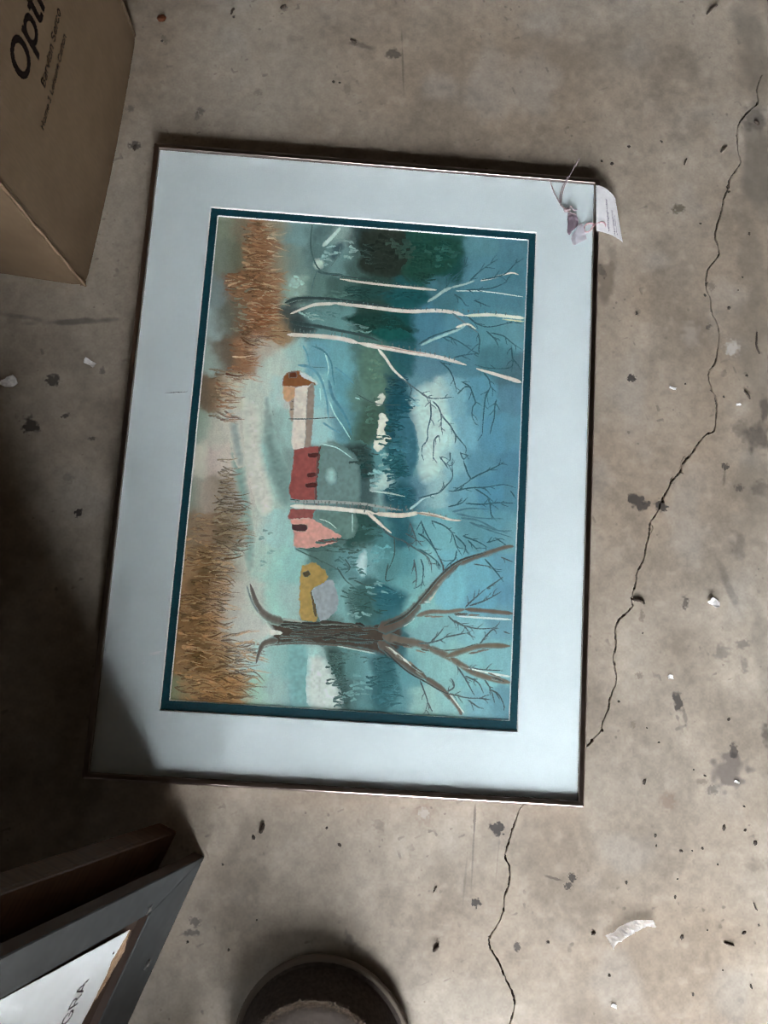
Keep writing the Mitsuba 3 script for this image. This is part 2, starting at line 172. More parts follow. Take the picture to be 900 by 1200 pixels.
# ---- the watercolour in its own plane: tenths of a millimetre, pigments in thousandths
WASH = [(-2182,3336,342,404,298), (-1901,3359,319,274,186), (-1657,3380,421,249,129), (-1411,3400,449,440,325), (-1157,3316,290,479,471), (-789,3346,192,334,320), (-480,3372,370,533,486), (-229,3327,40,80,78), (146,3292,38,54,41), (646,3267,17,81,68), (1143,3308,28,117,100), (1517,3339,141,343,389), (2147,3258,120,297,362), (-2185,2838,308,368,296), (-1979,2855,218,240,165), (-1736,2875,422,250,129), (-1492,2895,394,200,98), (-1304,2845,435,427,314), (-1121,2860,273,421,381), (-820,2950,154,281,269), (-452,2980,224,394,379), (-202,2935,79,152,132), (167,2965,31,46,35), (661,3005,31,83,59), (1160,2980,18,92,81), (1535,2945,126,319,387), (2098,2925,106,290,355), (-2198,2320,306,401,391), (-1938,2405,316,189,98), (-1630,2365,346,182,95), (-1394,2449,449,256,136), (-1085,2409,436,621,529), (-776,2369,169,300,269), (-411,2398,83,173,151), (78,2437,38,88,70), (572,2412,24,119,124), (1060,2515,84,243,283), (1556,2490,114,318,386), (2113,2534,119,311,379), (-2210,1809,481,605,588), (-2013,1888,215,238,184), (-1772,1907,305,182,104), (-1472,1930,366,144,63), (-1244,1821,502,336,181), (-1050,1963,80,122,119), (-750,2025,193,377,362), (-388,2079,184,380,365), (-22,2082,25,67,51), (411,2014,11,92,87), (835,2111,99,288,373), (1332,2021,127,338,408), (1826,1996,146,373,424), (2156,2085,183,415,468), (-2199,1306,522,652,588), (-2002,1384,234,183,127), (-1728,1405,459,245,127), (-1494,1485,716,644,521), (-1239,1317,756,880,772), (-1004,1397,537,775,714), (-704,1420,223,522,588), (-343,1448,232,526,561), (-46,1533,107,236,210), (204,1426,88,219,175), (503,1512,30,134,151), (871,1477,136,313,380), (1354,1577,124,313,380), (1843,1614,98,269,312), (2184,1387,105,229,268), (-2235,806,245,193,133), (-2034,821,373,232,127), (-1833,836,880,870,708), (-1500,861,797,880,769), (-1203,883,655,880,814), (-965,901,813,797,736), (-607,927,386,700,708), (-312,1012,172,450,508), (-44,969,148,280,234), (228,1052,130,239,174), (537,950,18,93,118), (771,1093,168,364,413), (1019,986,682,880,817), (1261,1004,295,578,640), (1625,1031,160,416,518), (2196,1074,137,313,400), (-2211,317,455,579,479), (-1983,273,790,783,667), (-1753,350,880,869,754), (-1458,372,795,880,768), (-1217,328,400,577,527), (-985,406,507,743,686), (-570,436,494,776,750), (-277,519,166,414,469), (-34,475,105,231,205), (260,558,64,141,108), (503,515,43,149,167), (743,532,62,200,253), (923,545,447,730,735), (1169,440,617,880,818), (1470,462,250,536,624), (1831,488,141,380,501), (2218,516,151,373,467), (-2235,-169,865,863,732), (-2002,-153,807,698,616), (-1768,-136,880,817,703), (-1534,-120,843,880,768), (-1245,-39,458,689,634), (-1059,-146,326,481,438), (-415,-40,182,290,260), (-175,-84,102,200,196), (62,-67,30,85,83), (355,15,139,359,365), (596,-29,28,117,133), (771,44,138,356,404), (1013,1,657,880,778), (1312,22,334,605,639), (1671,47,152,377,473), (2211,85,117,312,418), (-2247,-649,413,494,403), (-2073,-637,660,563,468), (-1904,-565,468,391,298), (-1666,-608,544,485,404), (-1439,-533,880,865,758), (-1200,-576,740,872,760), (-1030,-505,311,532,487), (-385,-460,188,322,316), (-95,-380,115,218,213), (141,-363,63,124,122), (378,-347,330,548,527), (618,-390,29,131,160), (852,-314,133,307,372), (1089,-297,436,684,688), (1449,-332,204,463,543), (1867,-303,121,340,452), (2228,-339,127,325,409), (-2259,-1122,405,310,206), (-2028,-1107,489,338,216), (-1774,-1089,273,186,107), (-1571,-1017,500,443,347), (-1339,-1001,797,880,770), (-1102,-1044,585,880,818), (-928,-1032,449,724,669), (-345,-993,206,345,312), (-49,-1032,113,215,191), (126,-1020,37,95,81), (423,-1059,108,303,309), (654,-984,29,130,159), (945,-905,207,494,524), (1243,-945,246,555,586), (1594,-862,164,395,444), (1950,-837,161,406,477), (2251,-936,217,464,512), (-2270,-1590,572,372,196), (-1984,-1571,252,152,70), (-1702,-1494,569,480,355), (-1472,-1479,770,807,698), (-1241,-1463,661,880,771), (-1006,-1506,498,827,733), (-828,-1553,387,702,649), (-311,-1460,116,220,196), (-137,-1449,170,369,376), (208,-1368,246,507,512), (504,-1407,136,351,357), (796,-1387,140,400,428), (1033,-1430,336,665,668), (1385,-1407,246,579,638), (1740,-1442,218,526,607), (2188,-1413,181,426,518), (-2259,-2050,526,332,166), (-2002,-1976,262,143,63), (-1769,-2018,763,562,373), (-1535,-2061,880,866,755), (-1249,-2042,798,880,772), (-1020,-2028,547,880,773), (-795,-1956,493,709,655), (-104,-1911,292,550,531), (243,-1889,77,198,189), (537,-1928,61,212,233), (758,-1740,205,490,495), (940,-1844,334,661,636), (1400,-1698,266,609,669), (1759,-1849,196,484,588), (2200,-1705,160,388,498), (-2259,-2505,407,237,101), (-2010,-2489,369,199,86), (-1783,-2475,637,379,180), (-1556,-2461,880,867,759), (-1329,-2447,845,880,789), (-301,-2382,159,275,247), (1313,-2281,296,572,576), (1659,-2202,314,617,648), (2123,-2115,206,438,507), (-2231,-2897,517,315,147), (-1921,-2822,303,154,59), (-1639,-2805,467,299,146), (-1412,-2791,841,880,766), (-1181,-2833,662,880,819), (-897,-2816,451,726,672), (-670,-2802,271,558,540), (-385,-2784,600,880,818), (-214,-2774,143,279,251), (71,-2756,145,326,313), (300,-2742,238,489,495), (529,-2728,57,173,192), (884,-2876,163,412,439), (1107,-2749,318,602,580), (1447,-2615,361,659,634), (1805,-2820,297,603,607), (2142,-2572,275,556,582), (-2212,-3308,423,476,295), (-1990,-3273,629,407,198), (-1712,-3234,608,332,135), (-1431,-3217,657,359,149), (-1147,-3222,547,802,652), (-863,-3227,502,722,668), (-635,-3247,263,516,525), (-445,-3202,721,880,819), (-182,-3220,549,769,712), (46,-3206,107,202,198), (277,-3248,156,339,344), (504,-3235,57,185,204), (793,-3273,157,378,404), (1078,-3257,404,658,607), (1479,-3233,346,626,604), (1826,-3268,260,514,567), (2173,-3303,181,396,459)]
BLOTS = [((133,240,233),64,[-901,3363,-759,3454,-591,3522,-535,3447,-672,3277,-812,3160,-902,3205]),
 ((86,172,184),48,[-612,2967,-573,3114,-467,3188,-426,3126,-489,2977,-570,2905]),
 ((714,880,772),40,[-828,2884,-756,2916,-701,2842,-757,2759,-821,2793]),
 ((28,39,30),64,[-196,3396,-23,3410,200,3428,449,3423,613,3397,575,3195,539,2956,424,2816,242,2749,118,2765,-41,2739,-181,2806,-202,2935,-122,3033,-216,3130]),
 ((20,83,58),64,[487,3413,763,3396,1215,3367,1246,3250,1312,3163,1229,3091,1184,2982,1067,2842,945,2806,803,2690,770,2609,642,2677,526,2772,447,2844,583,3064]),
 ((26,87,76),48,[-358,2519,68,2579,441,2531,812,2522,794,2404,328,2367,-162,2341,-361,2389]),
 ((14,102,107),64,[222,2487,565,2515,850,2499,796,2365,455,2299,206,2357]),
 ((15,55,45),48,[-386,2041,-27,2159,342,2136,468,2082,548,1986,722,1935,240,1822,-72,1925]),
 ((11,104,89),48,[53,1883,293,1953,603,1875,484,1815,181,1792]),
 ((56,89,87),64,[-1182,2247,-1076,2294,-871,2323,-818,2276,-1008,2209,-1149,2147]),
 ((59,92,90),64,[-1111,1971,-968,2008,-841,1941,-714,1875,-781,1793,-973,1766,-1087,1820]),
 ((132,257,192),96,[-66,1658,130,1635,236,1492,277,1243,240,1053,78,954,-37,1220,-78,1468]),
 ((69,136,99),96,[36,851,207,814,244,619,192,308,62,115,-61,167,-34,475]),
 ((20,98,128),64,[301,1245,520,1237,622,1144,559,989,638,871,500,761,581,619,469,487,572,372,459,266,375,444,412,631,328,811,365,1000]),
 ((629,831,769),128,[889,1139,1039,1075,1174,811,1166,501,1087,189,1053,-82,941,-211,870,-10,837,354,718,753,750,1029]),
 ((54,181,229),40,[548,765,704,578,789,351,807,47,726,-202,591,-332,505,-96,530,271,491,514]),
 ((37,63,58),80,[-181,171,-18,232,131,145,192,-58,135,-267,12,-203,-74,8]),
 ((22,107,129),64,[363,259,550,334,589,92,644,-26,512,-217,432,-77]),
 ((28,112,139),80,[356,-372,612,-282,807,-365,794,-558,585,-620,393,-586]),
 ((855,880,735),32,[199,211,244,434,256,620,275,695,339,638,379,579,324,501,355,381,429,349,363,259,320,183,250,153]),
 ((836,880,756),32,[180,862,246,966,296,945,289,857,220,803]),
 ((570,737,681),48,[192,-408,311,-231,410,-103,474,-171,482,-303,344,-373]),
 ((690,880,861),48,[74,-1458,134,-1314,180,-1287,197,-1544,153,-1593]),
 ((38,104,89),64,[2,-756,215,-765,389,-896,306,-1067,122,-1127,-10,-1253,-133,-1167,-5,-993]),
 ((46,111,99),80,[-158,-1157,-328,-1227,-614,-1305,-756,-1279,-485,-1167,-220,-1102]),
 ((65,164,151),96,[-66,-1793,179,-1800,429,-1877,486,-2046,263,-2187,52,-2154]),
 ((38,162,194),96,[350,-1743,607,-1750,799,-1830,715,-1997,511,-2079,363,-1950]),
 ((50,106,94),64,[-261,-2607,-99,-2620,-18,-2795,22,-3040,111,-3325,23,-3375,-59,-3179,-168,-2940]),
 ((46,151,166),80,[296,-2686,527,-2694,700,-2887,763,-3164,568,-3342,423,-3217,429,-2960]),
 ((370,555,483),64,[-1788,348,-1672,113,-1548,-361,-1436,-830,-1349,-1295,-1367,-1623,-1442,-1418,-1473,-1069,-1608,-604,-1716,-193]),
 ((515,591,538),48,[-1834,589,-1752,473,-1649,114,-1599,-184,-1674,-129,-1777,227]),
 ((251,402,364),80,[-1349,773,-1245,387,-1178,148,-950,-319,-904,-603,-1017,-659,-1161,-334,-1296,140]),
 ((856,880,771),80,[-1632,728,-1479,616,-1390,133,-1255,-341,-1155,-692,-1262,-818,-1442,-354,-1555,121]),
 ((272,543,525),64,[-697,-2611,-512,-2623,-455,-3069,-431,-3379,-627,-3347,-713,-2973]),
 ((774,880,809),64,[-458,-2732,-297,-2745,-114,-3048,-24,-3355,-388,-3355,-455,-3069]),
 ((311,124,49),32,[-1048,1193,-930,1215,-780,1151,-691,1083,-698,1020,-960,988,-1063,931,-1141,999,-1116,1138]),
 ((145,48,23),32,[-1058,1168,-977,1199,-948,1138,-1041,1106]),
 ((752,475,273),32,[-1127,976,-971,975,-949,852,-1027,772,-1102,816]),
 ((505,387,288),32,[-1015,773,-945,803,-936,533,-982,517]),
 ((880,814,702),19,[-958,963,-770,1015,-696,995,-698,550,-704,158,-925,106,-947,532]),
 ((374,303,242),24,[-779,977,-696,995,-680,160,-750,142]),
 ((783,880,828),32,[-905,1204,-780,1151,-679,1084,-652,1048,-727,1080,-877,1156]),
 ((375,106,93),24,[-900,83,-535,134,-527,-290,-529,-577,-893,-591,-901,-195]),
 ((376,119,105),24,[-880,-757,-553,-734,-565,-877,-880,-899]),
 ((154,76,68),16,[-571,131,-511,123,-517,-577,-564,-580]),
 ((112,32,29),11,[-706,36,-577,58,-574,9,-679,-10]),
 ((119,35,32),11,[-697,-241,-592,-222,-588,-270,-681,-288]),
 ((98,29,26),11,[-709,-386,-569,-365,-564,-424,-694,-433]),
 ((766,413,340),24,[-880,-899,-566,-866,-349,-946,-153,-1051,-251,-1163,-433,-1234,-769,-1268,-807,-1083]),
 ((95,49,51),13,[-851,-968,-665,-955,-658,-1037,-822,-1037]),
 ((190,106,94),13,[-474,-1155,-208,-1113,-205,-1148,-460,-1189]),
 ((185,302,281),48,[-515,184,-299,163,-52,34,27,-251,16,-612,-361,-614,-506,-576]),
 ((450,675,630),64,[-417,-185,-348,-156,-303,-274,-345,-349,-409,-293]),
 ((165,289,250),40,[-538,-769,-33,-758,20,-1015,-92,-1094,-190,-1029,-409,-926,-545,-840]),
 ((490,341,111),32,[-667,-1530,-497,-1473,-322,-1624,-348,-1742,-503,-1845,-415,-2241,-622,-2243,-672,-1763]),
 ((105,82,45),16,[-649,-1611,-581,-1583,-554,-1639,-621,-1667]),
 ((145,110,57),16,[-524,-1869,-480,-1843,-428,-2070,-442,-2186]),
 ((413,467,484),32,[-492,-1844,-282,-1691,-193,-1801,-152,-2052,-268,-2198,-357,-2249,-457,-1991]),
 ((93,72,56),40,[-1142,-2219,-887,-2248,-539,-2283,-78,-2277,327,-2274,589,-2212,733,-2295,662,-2641,407,-2611,173,-2569,-288,-2552,-746,-2569,-995,-2607,-1139,-2661,-1046,-2542,-962,-2447,-1040,-2338]),
 ((871,880,776),19,[-1034,-2406,-896,-2420,-871,-2441,-1006,-2472])]
STROKES = [((74,146,144),46,35,[-778,2718,-616,2692,-408,2696]),
 ((95,183,172),23,23,[-907,3442,-914,3204,-887,3010,-810,2820,-690,2687]),
 ((119,231,221),19,14,[-781,2757,-835,2493,-837,2364]),
 ((127,228,212),17,12,[-588,2812,-502,2976,-476,3135]),
 ((683,855,781),70,46,[-733,3101,-597,3270,-496,3410]),
 ((880,824,721),35,42,[-452,2628,-118,2603,314,2586,685,2576,958,2572]),
 ((44,71,69),16,12,[-616,2680,-184,2662,188,2640,435,2634]),
 ((471,633,604),41,52,[832,2381,963,2482,1057,2567,1165,2628]),
 ((439,601,578),35,29,[1165,2628,1360,2695,1494,2758]),
 ((880,819,714),35,23,[1581,2765,1789,2834,2011,2918,2136,2902]),
 ((779,880,823),21,16,[1230,2581,1526,2605,1800,2600,2049,2581,2212,2568]),
 ((40,70,69),70,23,[-1203,2207,-1014,2286,-650,2315,-282,2305,88,2283,396,2256]),
 ((880,826,726),35,58,[-1117,2047,-942,2138,-765,2216,-498,2250]),
 ((880,822,720),64,58,[-548,2259,-156,2251,214,2229,583,2219,950,2261,1197,2255,1384,2218]),
 ((851,880,722),52,58,[1384,2218,1753,2260,2013,2255,2249,2247]),
 ((733,737,477),23,23,[1916,2208,2238,2195]),
 ((51,78,72),14,12,[-403,2283,-35,2274,273,2259,519,2253]),
 ((51,90,88),81,35,[-1108,1933,-924,1909,-679,1890,-372,1850,-65,1811,184,1741]),
 ((880,825,725),58,75,[-1141,1740,-911,1745,-669,1751,-364,1737,-117,1692]),
 ((880,822,720),75,58,[-117,1692,128,1661,373,1641,619,1610,864,1590,1110,1558,1444,1483]),
 ((880,818,717),35,70,[1581,1443,1791,1395,2038,1338,2236,1290]),
 ((623,440,338),19,14,[126,1686,495,1638,863,1603]),
 ((866,845,739),52,28,[167,1626,285,1496,391,1352,520,1237,621,1156]),
 ((63,109,118),17,12,[609,1168,675,1073,658,947]),
 ((92,140,145),23,15,[520,1224,773,1055,923,967]),
 ((444,665,641),41,46,[771,1723,913,1810,1092,1900,1272,1991,1403,2078]),
 ((38,96,110),23,16,[734,1733,910,1861,1150,1969,1331,2034]),
 ((138,223,235),41,23,[1197,2242,1389,2103,1580,1977]),
 ((880,874,732),46,23,[1258,2028,1427,2093,1553,2026]),
 ((44,122,145),27,10,[1080,2608,1170,2771,1289,2886,1357,3022,1377,3129]),
 ((44,122,145),15,7,[1206,2806,1230,2809,1277,2816]),
 ((44,122,146),15,7,[1343,2995,1338,3064,1345,3117]),
 ((43,122,145),15,7,[1103,2651,1091,2730,1065,2793]),
 ((44,123,146),15,7,[1308,2925,1360,2967,1403,3009]),
 ((44,122,145),27,10,[1174,2707,1290,2860]),
 ((44,122,146),15,7,[1202,2744,1280,2784,1339,2824]),
 ((44,122,146),15,7,[1174,2708,1256,2727,1320,2746]),
 ((43,122,145),27,10,[1090,2648,1095,2778,1129,2847]),
 ((43,122,145),15,7,[1110,2807,1140,2819,1178,2848]),
 ((43,122,145),15,7,[1090,2658,1121,2695,1151,2729]),
 ((45,125,149),27,10,[1420,2739,1538,2880,1682,3009,1839,3127]),
 ((45,125,149),15,7,[1559,2898,1598,2972,1631,3043]),
 ((44,124,148),15,7,[1462,2789,1499,2787,1543,2803]),
 ((45,127,151),15,7,[1718,3036,1753,3119,1800,3178]),
 ((45,127,150),15,7,[1638,2970,1705,2972,1796,2964]),
 ((47,130,155),27,10,[1605,2780,1912,2884,2068,3054,2213,3171]),
 ((46,129,154),15,7,[1843,2860,1911,2833,1970,2784]),
 ((48,133,158),15,7,[2069,3055,2094,3092,2102,3154]),
 ((48,134,158),15,7,[2082,3065,2085,3118,2111,3148]),
 ((46,128,152),15,7,[1788,2842,1823,2898,1854,2945]),
 ((45,126,150),27,10,[1365,2605,1735,2660,1979,2784]),
 ((44,124,147),15,7,[1410,2611,1463,2581,1491,2548]),
 ((45,125,148),15,7,[1527,2629,1571,2606,1627,2605]),
 ((45,125,149),15,7,[1549,2632,1589,2648,1626,2677]),
 ((47,131,155),15,7,[1947,2768,1985,2844,2034,2900]),
 ((44,123,146),27,10,[1208,2527,1309,2470,1376,2385]),
 ((44,123,147),15,7,[1373,2388,1401,2369,1441,2370]),
 ((44,122,146),15,7,[1242,2508,1267,2445,1276,2383]),
 ((45,125,149),27,10,[1496,2459,1747,2376]),
 ((45,125,148),15,7,[1581,2431,1605,2387,1606,2364]),
 ((44,124,148),15,7,[1507,2456,1556,2468,1587,2497]),
 ((45,126,150),27,10,[1408,2220,1574,2104,1761,2080,2066,2168,2227,2155]),
 ((44,124,147),15,7,[1510,2149,1554,2078,1584,2026]),
 ((44,124,148),15,7,[1554,2118,1622,2108,1674,2100]),
 ((46,127,152),15,7,[1946,2134,1984,2146,2003,2177]),
 ((46,128,153),15,7,[2016,2154,2060,2184,2109,2229]),
 ((43,122,145),27,10,[757,1760,973,1840,1155,1880,1280,1838,1406,1772,1532,1692,1619,1673]),
 ((43,122,145),15,7,[1203,1864,1214,1805,1244,1769]),
 ((43,122,145),15,7,[1219,1858,1258,1802,1299,1753]),
 ((43,122,145),15,7,[1089,1865,1145,1829,1217,1812]),
 ((43,122,145),15,7,[1101,1868,1146,1838,1187,1828]),
 ((44,123,147),15,7,[1547,1689,1583,1665,1604,1646]),
 ((44,122,146),15,7,[1415,1766,1453,1775,1505,1769]),
 ((44,122,146),27,10,[1256,1582,1413,1632,1619,1673]),
 ((44,122,146),15,7,[1362,1616,1439,1588,1502,1563]),
 ((44,123,146),15,7,[1539,1658,1582,1629,1618,1625]),
 ((44,122,146),15,7,[1440,1638,1485,1694,1524,1739]),
 ((44,123,147),27,10,[1580,1977,1611,1851,1604,1723,1620,1661]),
 ((44,123,147),15,7,[1610,1826,1548,1765,1506,1713]),
 ((44,123,147),15,7,[1590,1935,1565,1901,1565,1844]),
 ((45,125,149),27,10,[1702,2012,1831,1894,1897,1771]),
 ((45,125,149),15,7,[1805,1917,1862,1898,1918,1884]),
 ((45,125,149),15,7,[1800,1922,1861,1915,1904,1892]),
 ((45,126,150),27,10,[1765,1991,1951,1954,2078,1862,2230,1771]),
 ((45,126,151),15,7,[2124,1834,2132,1798,2140,1748]),
 ((45,126,150),15,7,[1981,1933,1996,1869,2013,1821]),
 ((44,124,148),27,10,[2068,1822,2085,1696,2103,1571,2057,1491,1849,1463,1665,1474,1541,1503]),
 ((44,123,147),15,7,[1855,1464,1806,1494,1778,1513]),
 ((45,124,148),15,7,[2096,1616,2043,1566,2008,1504]),
 ((44,124,148),15,7,[2096,1560,2094,1488,2082,1417]),
 ((44,123,147),15,7,[1801,1466,1756,1456,1735,1439]),
 ((45,125,150),15,7,[2072,1788,2032,1741,2009,1677]),
 ((45,125,148),27,10,[2088,1633,2178,1538,2230,1454]),
 ((43,121,144),27,10,[1051,1516,1179,1412,1245,1316,1288,1194,1318,1071]),
 ((43,121,144),15,7,[1267,1253,1243,1212,1224,1168]),
 ((43,121,145),15,7,[1087,1487,1144,1486,1223,1467]),
 ((43,121,145),15,7,[1081,1492,1139,1480,1212,1486]),
 ((43,121,144),15,7,[1298,1152,1340,1120,1401,1095]),
 ((43,121,144),27,10,[1332,1047,1412,1140,1459,1182]),
 ((43,121,144),15,7,[1427,1153,1462,1161,1491,1155]),
 ((43,121,145),15,7,[1449,1173,1504,1165,1543,1175]),
 ((43,121,144),27,10,[1371,1238,1496,1172,1550,1063,1592,941,1559,877,1553,752,1594,656]),
 ((43,121,144),15,7,[1587,956,1647,931,1683,898]),
 ((43,121,145),15,7,[1393,1226,1452,1242,1506,1244]),
 ((43,121,144),15,7,[1533,1098,1514,1035,1487,952]),
 ((43,120,143),15,7,[1554,772,1598,740,1637,684]),
 ((43,119,143),15,7,[1593,658,1621,629,1656,620]),
 ((44,122,146),27,10,[1693,1388,1771,1293,1800,1195,1889,1113]),
 ((43,121,145),15,7,[1831,1167,1829,1112,1832,1041]),
 ((43,122,145),15,7,[1799,1197,1777,1148,1768,1111]),
 ((44,122,146),15,7,[1776,1276,1828,1249,1858,1212]),
 ((43,120,143),27,10,[1789,1169,1734,1039,1718,851,1714,665,1711,479]),
 ((42,119,142),15,7,[1711,488,1674,434,1649,382]),
 ((43,121,145),15,7,[1767,1116,1713,1093,1655,1060]),
 ((43,120,144),15,7,[1724,922,1747,888,1784,862]),
 ((43,121,144),15,7,[1753,1085,1759,1012,1782,927]),
 ((43,121,145),15,7,[1783,1154,1740,1107,1690,1080]),
 ((43,120,143),27,10,[1893,1014,1873,925,1869,738,1838,612,1819,487]),
 ((43,120,143),15,7,[1880,955,1925,893,1956,845]),
 ((43,120,143),15,7,[1872,875,1835,815,1785,771]),
 ((43,120,143),15,7,[1872,893,1876,850,1895,830]),
 ((43,120,144),15,7,[1880,954,1836,926,1776,878]),
 ((43,120,144),27,10,[773,1055,923,967,1081,966,1285,1006]),
 ((43,120,144),15,7,[893,985,917,935,940,879]),
 ((43,120,144),15,7,[1164,982,1174,1015,1202,1036]),
 ((43,121,144),15,7,[828,1023,884,1044,947,1068]),
 ((43,120,144),15,7,[915,972,952,999,988,1002]),
 ((43,120,143),27,10,[949,944,973,734,965,647,938,485,945,362,879,259,875,112]),
 ((43,120,144),15,7,[953,903,905,866,879,821]),
 ((42,119,142),15,7,[876,141,893,100,913,52]),
 ((42,120,143),15,7,[943,399,928,335,902,267]),
 ((43,120,144),15,7,[957,874,1012,843,1044,812]),
 ((43,120,143),15,7,[966,661,1004,624,1033,562]),
 ((43,120,143),27,10,[986,921,1076,829,1119,708,1127,560,1157,439]),
 ((43,120,143),15,7,[1134,532,1166,517,1193,489]),
 ((43,120,143),15,7,[1123,628,1110,582,1088,539]),
 ((43,120,143),15,7,[1121,669,1090,645,1075,625]),
 ((43,120,143),15,7,[1097,769,1130,731,1179,678]),
 ((42,119,142),27,10,[1118,720,1246,593,1324,476,1414,371,1491,279,1485,156]),
 ((42,118,141),15,7,[1487,191,1524,148,1539,114]),
 ((43,120,143),15,7,[1219,620,1250,615,1303,611]),
 ((42,119,142),15,7,[1343,454,1346,408,1337,340]),
 ((43,119,143),15,7,[1269,559,1282,503,1289,466]),
 ((42,119,142),15,7,[1331,468,1337,410,1330,328]),
 ((42,119,142),27,10,[1097,435,1041,357,1038,210,1034,63]),
 ((42,119,142),15,7,[1050,369,1067,319,1063,289]),
 ((42,119,142),15,7,[1097,434,1110,390,1123,325]),
 ((42,119,142),15,7,[1035,115,1070,68,1102,30]),
 ((42,118,141),27,10,[1410,212,1463,118,1509,158]),
 ((42,118,141),15,7,[1417,199,1492,183,1567,168]),
 ((42,119,142),27,10,[1126,130,1203,38]),
 ((42,119,142),15,7,[1136,118,1196,119,1253,95]),
 ((42,119,142),27,10,[1266,201,1285,81]),
 ((42,119,141),15,7,[1280,109,1257,69,1212,11]),
 ((42,118,141),27,10,[861,-481,1036,-421,1153,-377,1254,-261,1321,-160,1313,-15,1283,105]),
 ((42,118,141),15,7,[1207,-315,1211,-275,1191,-213]),
 ((42,118,141),15,7,[1317,-81,1289,-33,1257,19]),
 ((42,118,141),15,7,[1300,39,1318,69,1314,115]),
 ((42,118,141),15,7,[1307,10,1334,59,1344,90]),
 ((42,118,141),15,7,[1012,-429,1048,-455,1085,-458]),
 ((42,118,141),15,7,[1156,-373,1192,-306,1208,-231]),
 ((42,119,141),27,10,[1177,73,1267,-42]),
 ((42,119,141),15,7,[1197,47,1251,24,1311,7]),
 ((42,118,140),27,10,[1464,93,1533,-84,1573,-166,1446,-272,1331,-353]),
 ((42,117,140),15,7,[1413,-296,1391,-323,1385,-354]),
 ((42,118,140),15,7,[1332,-352,1293,-346,1268,-345]),
 ((42,117,140),15,7,[1462,-259,1443,-302,1413,-342]),
 ((42,118,140),15,7,[1406,-300,1363,-298,1337,-297]),
 ((41,116,138),27,10,[1573,-166,1677,-98,1853,-1,1970,68,2040,122]),
 ((41,116,138),15,7,[1809,-25,1828,0,1849,37]),
 ((41,115,136),15,7,[1993,85,2050,87,2089,67]),
 ((41,115,137),15,7,[1956,60,1978,101,1989,159]),
 ((41,115,138),15,7,[1840,-8,1896,-10,1951,2]),
 ((41,115,137),27,10,[1331,-353,1567,-288,1805,-259,2042,-206,2224,-242]),
 ((41,115,137),15,7,[1713,-270,1774,-287,1814,-309]),
 ((42,117,140),15,7,[1447,-321,1469,-285,1497,-231]),
 ((41,114,136),15,7,[1851,-249,1897,-264,1931,-277]),
 ((41,117,139),15,7,[1506,-305,1556,-322,1621,-331]),
 ((41,115,137),15,7,[1768,-264,1814,-303,1870,-363]),
 ((42,117,139),27,10,[1283,-572,1458,-512,1549,-422]),
 ((41,117,139),15,7,[1418,-526,1447,-485,1479,-457]),
 ((42,117,139),15,7,[1400,-532,1442,-474,1479,-429]),
 ((40,113,135),27,10,[1518,-508,1756,-504,1993,-463,2221,-460]),
 ((40,111,132),15,7,[2008,-463,2028,-457,2062,-436]),
 ((41,114,136),15,7,[1745,-504,1779,-516,1818,-546]),
 ((40,113,134),15,7,[1913,-477,1931,-457,1970,-412]),
 ((39,111,132),15,7,[2006,-463,2055,-493,2124,-510]),
 ((41,114,136),15,7,[1773,-501,1817,-451,1847,-393]),
 ((41,115,137),27,10,[1651,-294,1786,-369,1909,-457]),
 ((41,114,135),15,7,[1849,-414,1843,-442,1855,-484]),
 ((40,114,135),15,7,[1852,-416,1859,-457,1863,-510]),
 ((40,113,134),27,10,[1862,-460,1880,-603,1909,-721]),
 ((40,112,133),15,7,[1888,-635,1926,-686,1972,-726]),
 ((40,112,134),15,7,[1864,-483,1932,-520,1991,-563]),
 ((39,109,130),27,10,[2142,-284,2230,-399]),
 ((41,116,139),27,10,[1056,-779,1237,-838,1361,-937,1429,-1110,1518,-1246]),
 ((42,117,140),15,7,[1071,-784,1089,-831,1131,-888]),
 ((41,116,138),15,7,[1332,-914,1370,-925,1413,-935]),
 ((41,116,138),15,7,[1361,-938,1355,-1007,1337,-1072]),
 ((41,115,137),15,7,[1425,-1101,1469,-1131,1523,-1139]),
 ((41,117,139),15,7,[1278,-871,1318,-874,1354,-856]),
 ((41,115,137),27,10,[1397,-958,1547,-1102,1529,-1221]),
 ((40,114,136),15,7,[1544,-1117,1577,-1168,1613,-1206]),
 ((40,114,136),15,7,[1541,-1141,1566,-1174,1604,-1224]),
 ((40,113,135),27,10,[1504,-963,1721,-1031,1867,-1104]),
 ((39,110,131),15,7,[1830,-1086,1843,-1140,1866,-1181]),
 ((40,113,135),15,7,[1635,-1004,1680,-995,1741,-990]),
 ((41,115,137),15,7,[1511,-965,1549,-946,1602,-928]),
 ((40,113,135),27,10,[1578,-1017,1727,-1149]),
 ((40,113,135),15,7,[1623,-1057,1638,-1100,1646,-1132]),
 ((40,112,133),15,7,[1694,-1120,1763,-1113,1832,-1114]),
 ((39,110,131),27,10,[1840,-1035,2015,-976]),
 ((39,111,132),15,7,[1862,-1028,1893,-979,1911,-942]),
 ((39,110,131),15,7,[1904,-1013,1927,-997,1950,-958]),
 ((38,107,128),27,10,[1955,-956,2138,-1063]),
 ((38,106,126),15,7,[2086,-1033,2106,-1083,2121,-1119]),
 ((38,108,128),15,7,[1982,-972,2050,-969,2104,-989]),
 ((41,117,139),27,10,[914,-789,981,-927,1072,-1075,1163,-1222,1242,-1381,1260,-1497]),
 ((41,117,139),15,7,[1129,-1167,1156,-1171,1188,-1174]),
 ((42,118,141),15,7,[922,-804,888,-866,864,-930]),
 ((42,118,140),15,7,[957,-876,952,-945,929,-1018]),
 ((42,118,140),15,7,[973,-909,961,-961,969,-1005]),
 ((41,116,138),15,7,[1231,-1359,1259,-1381,1286,-1398]),
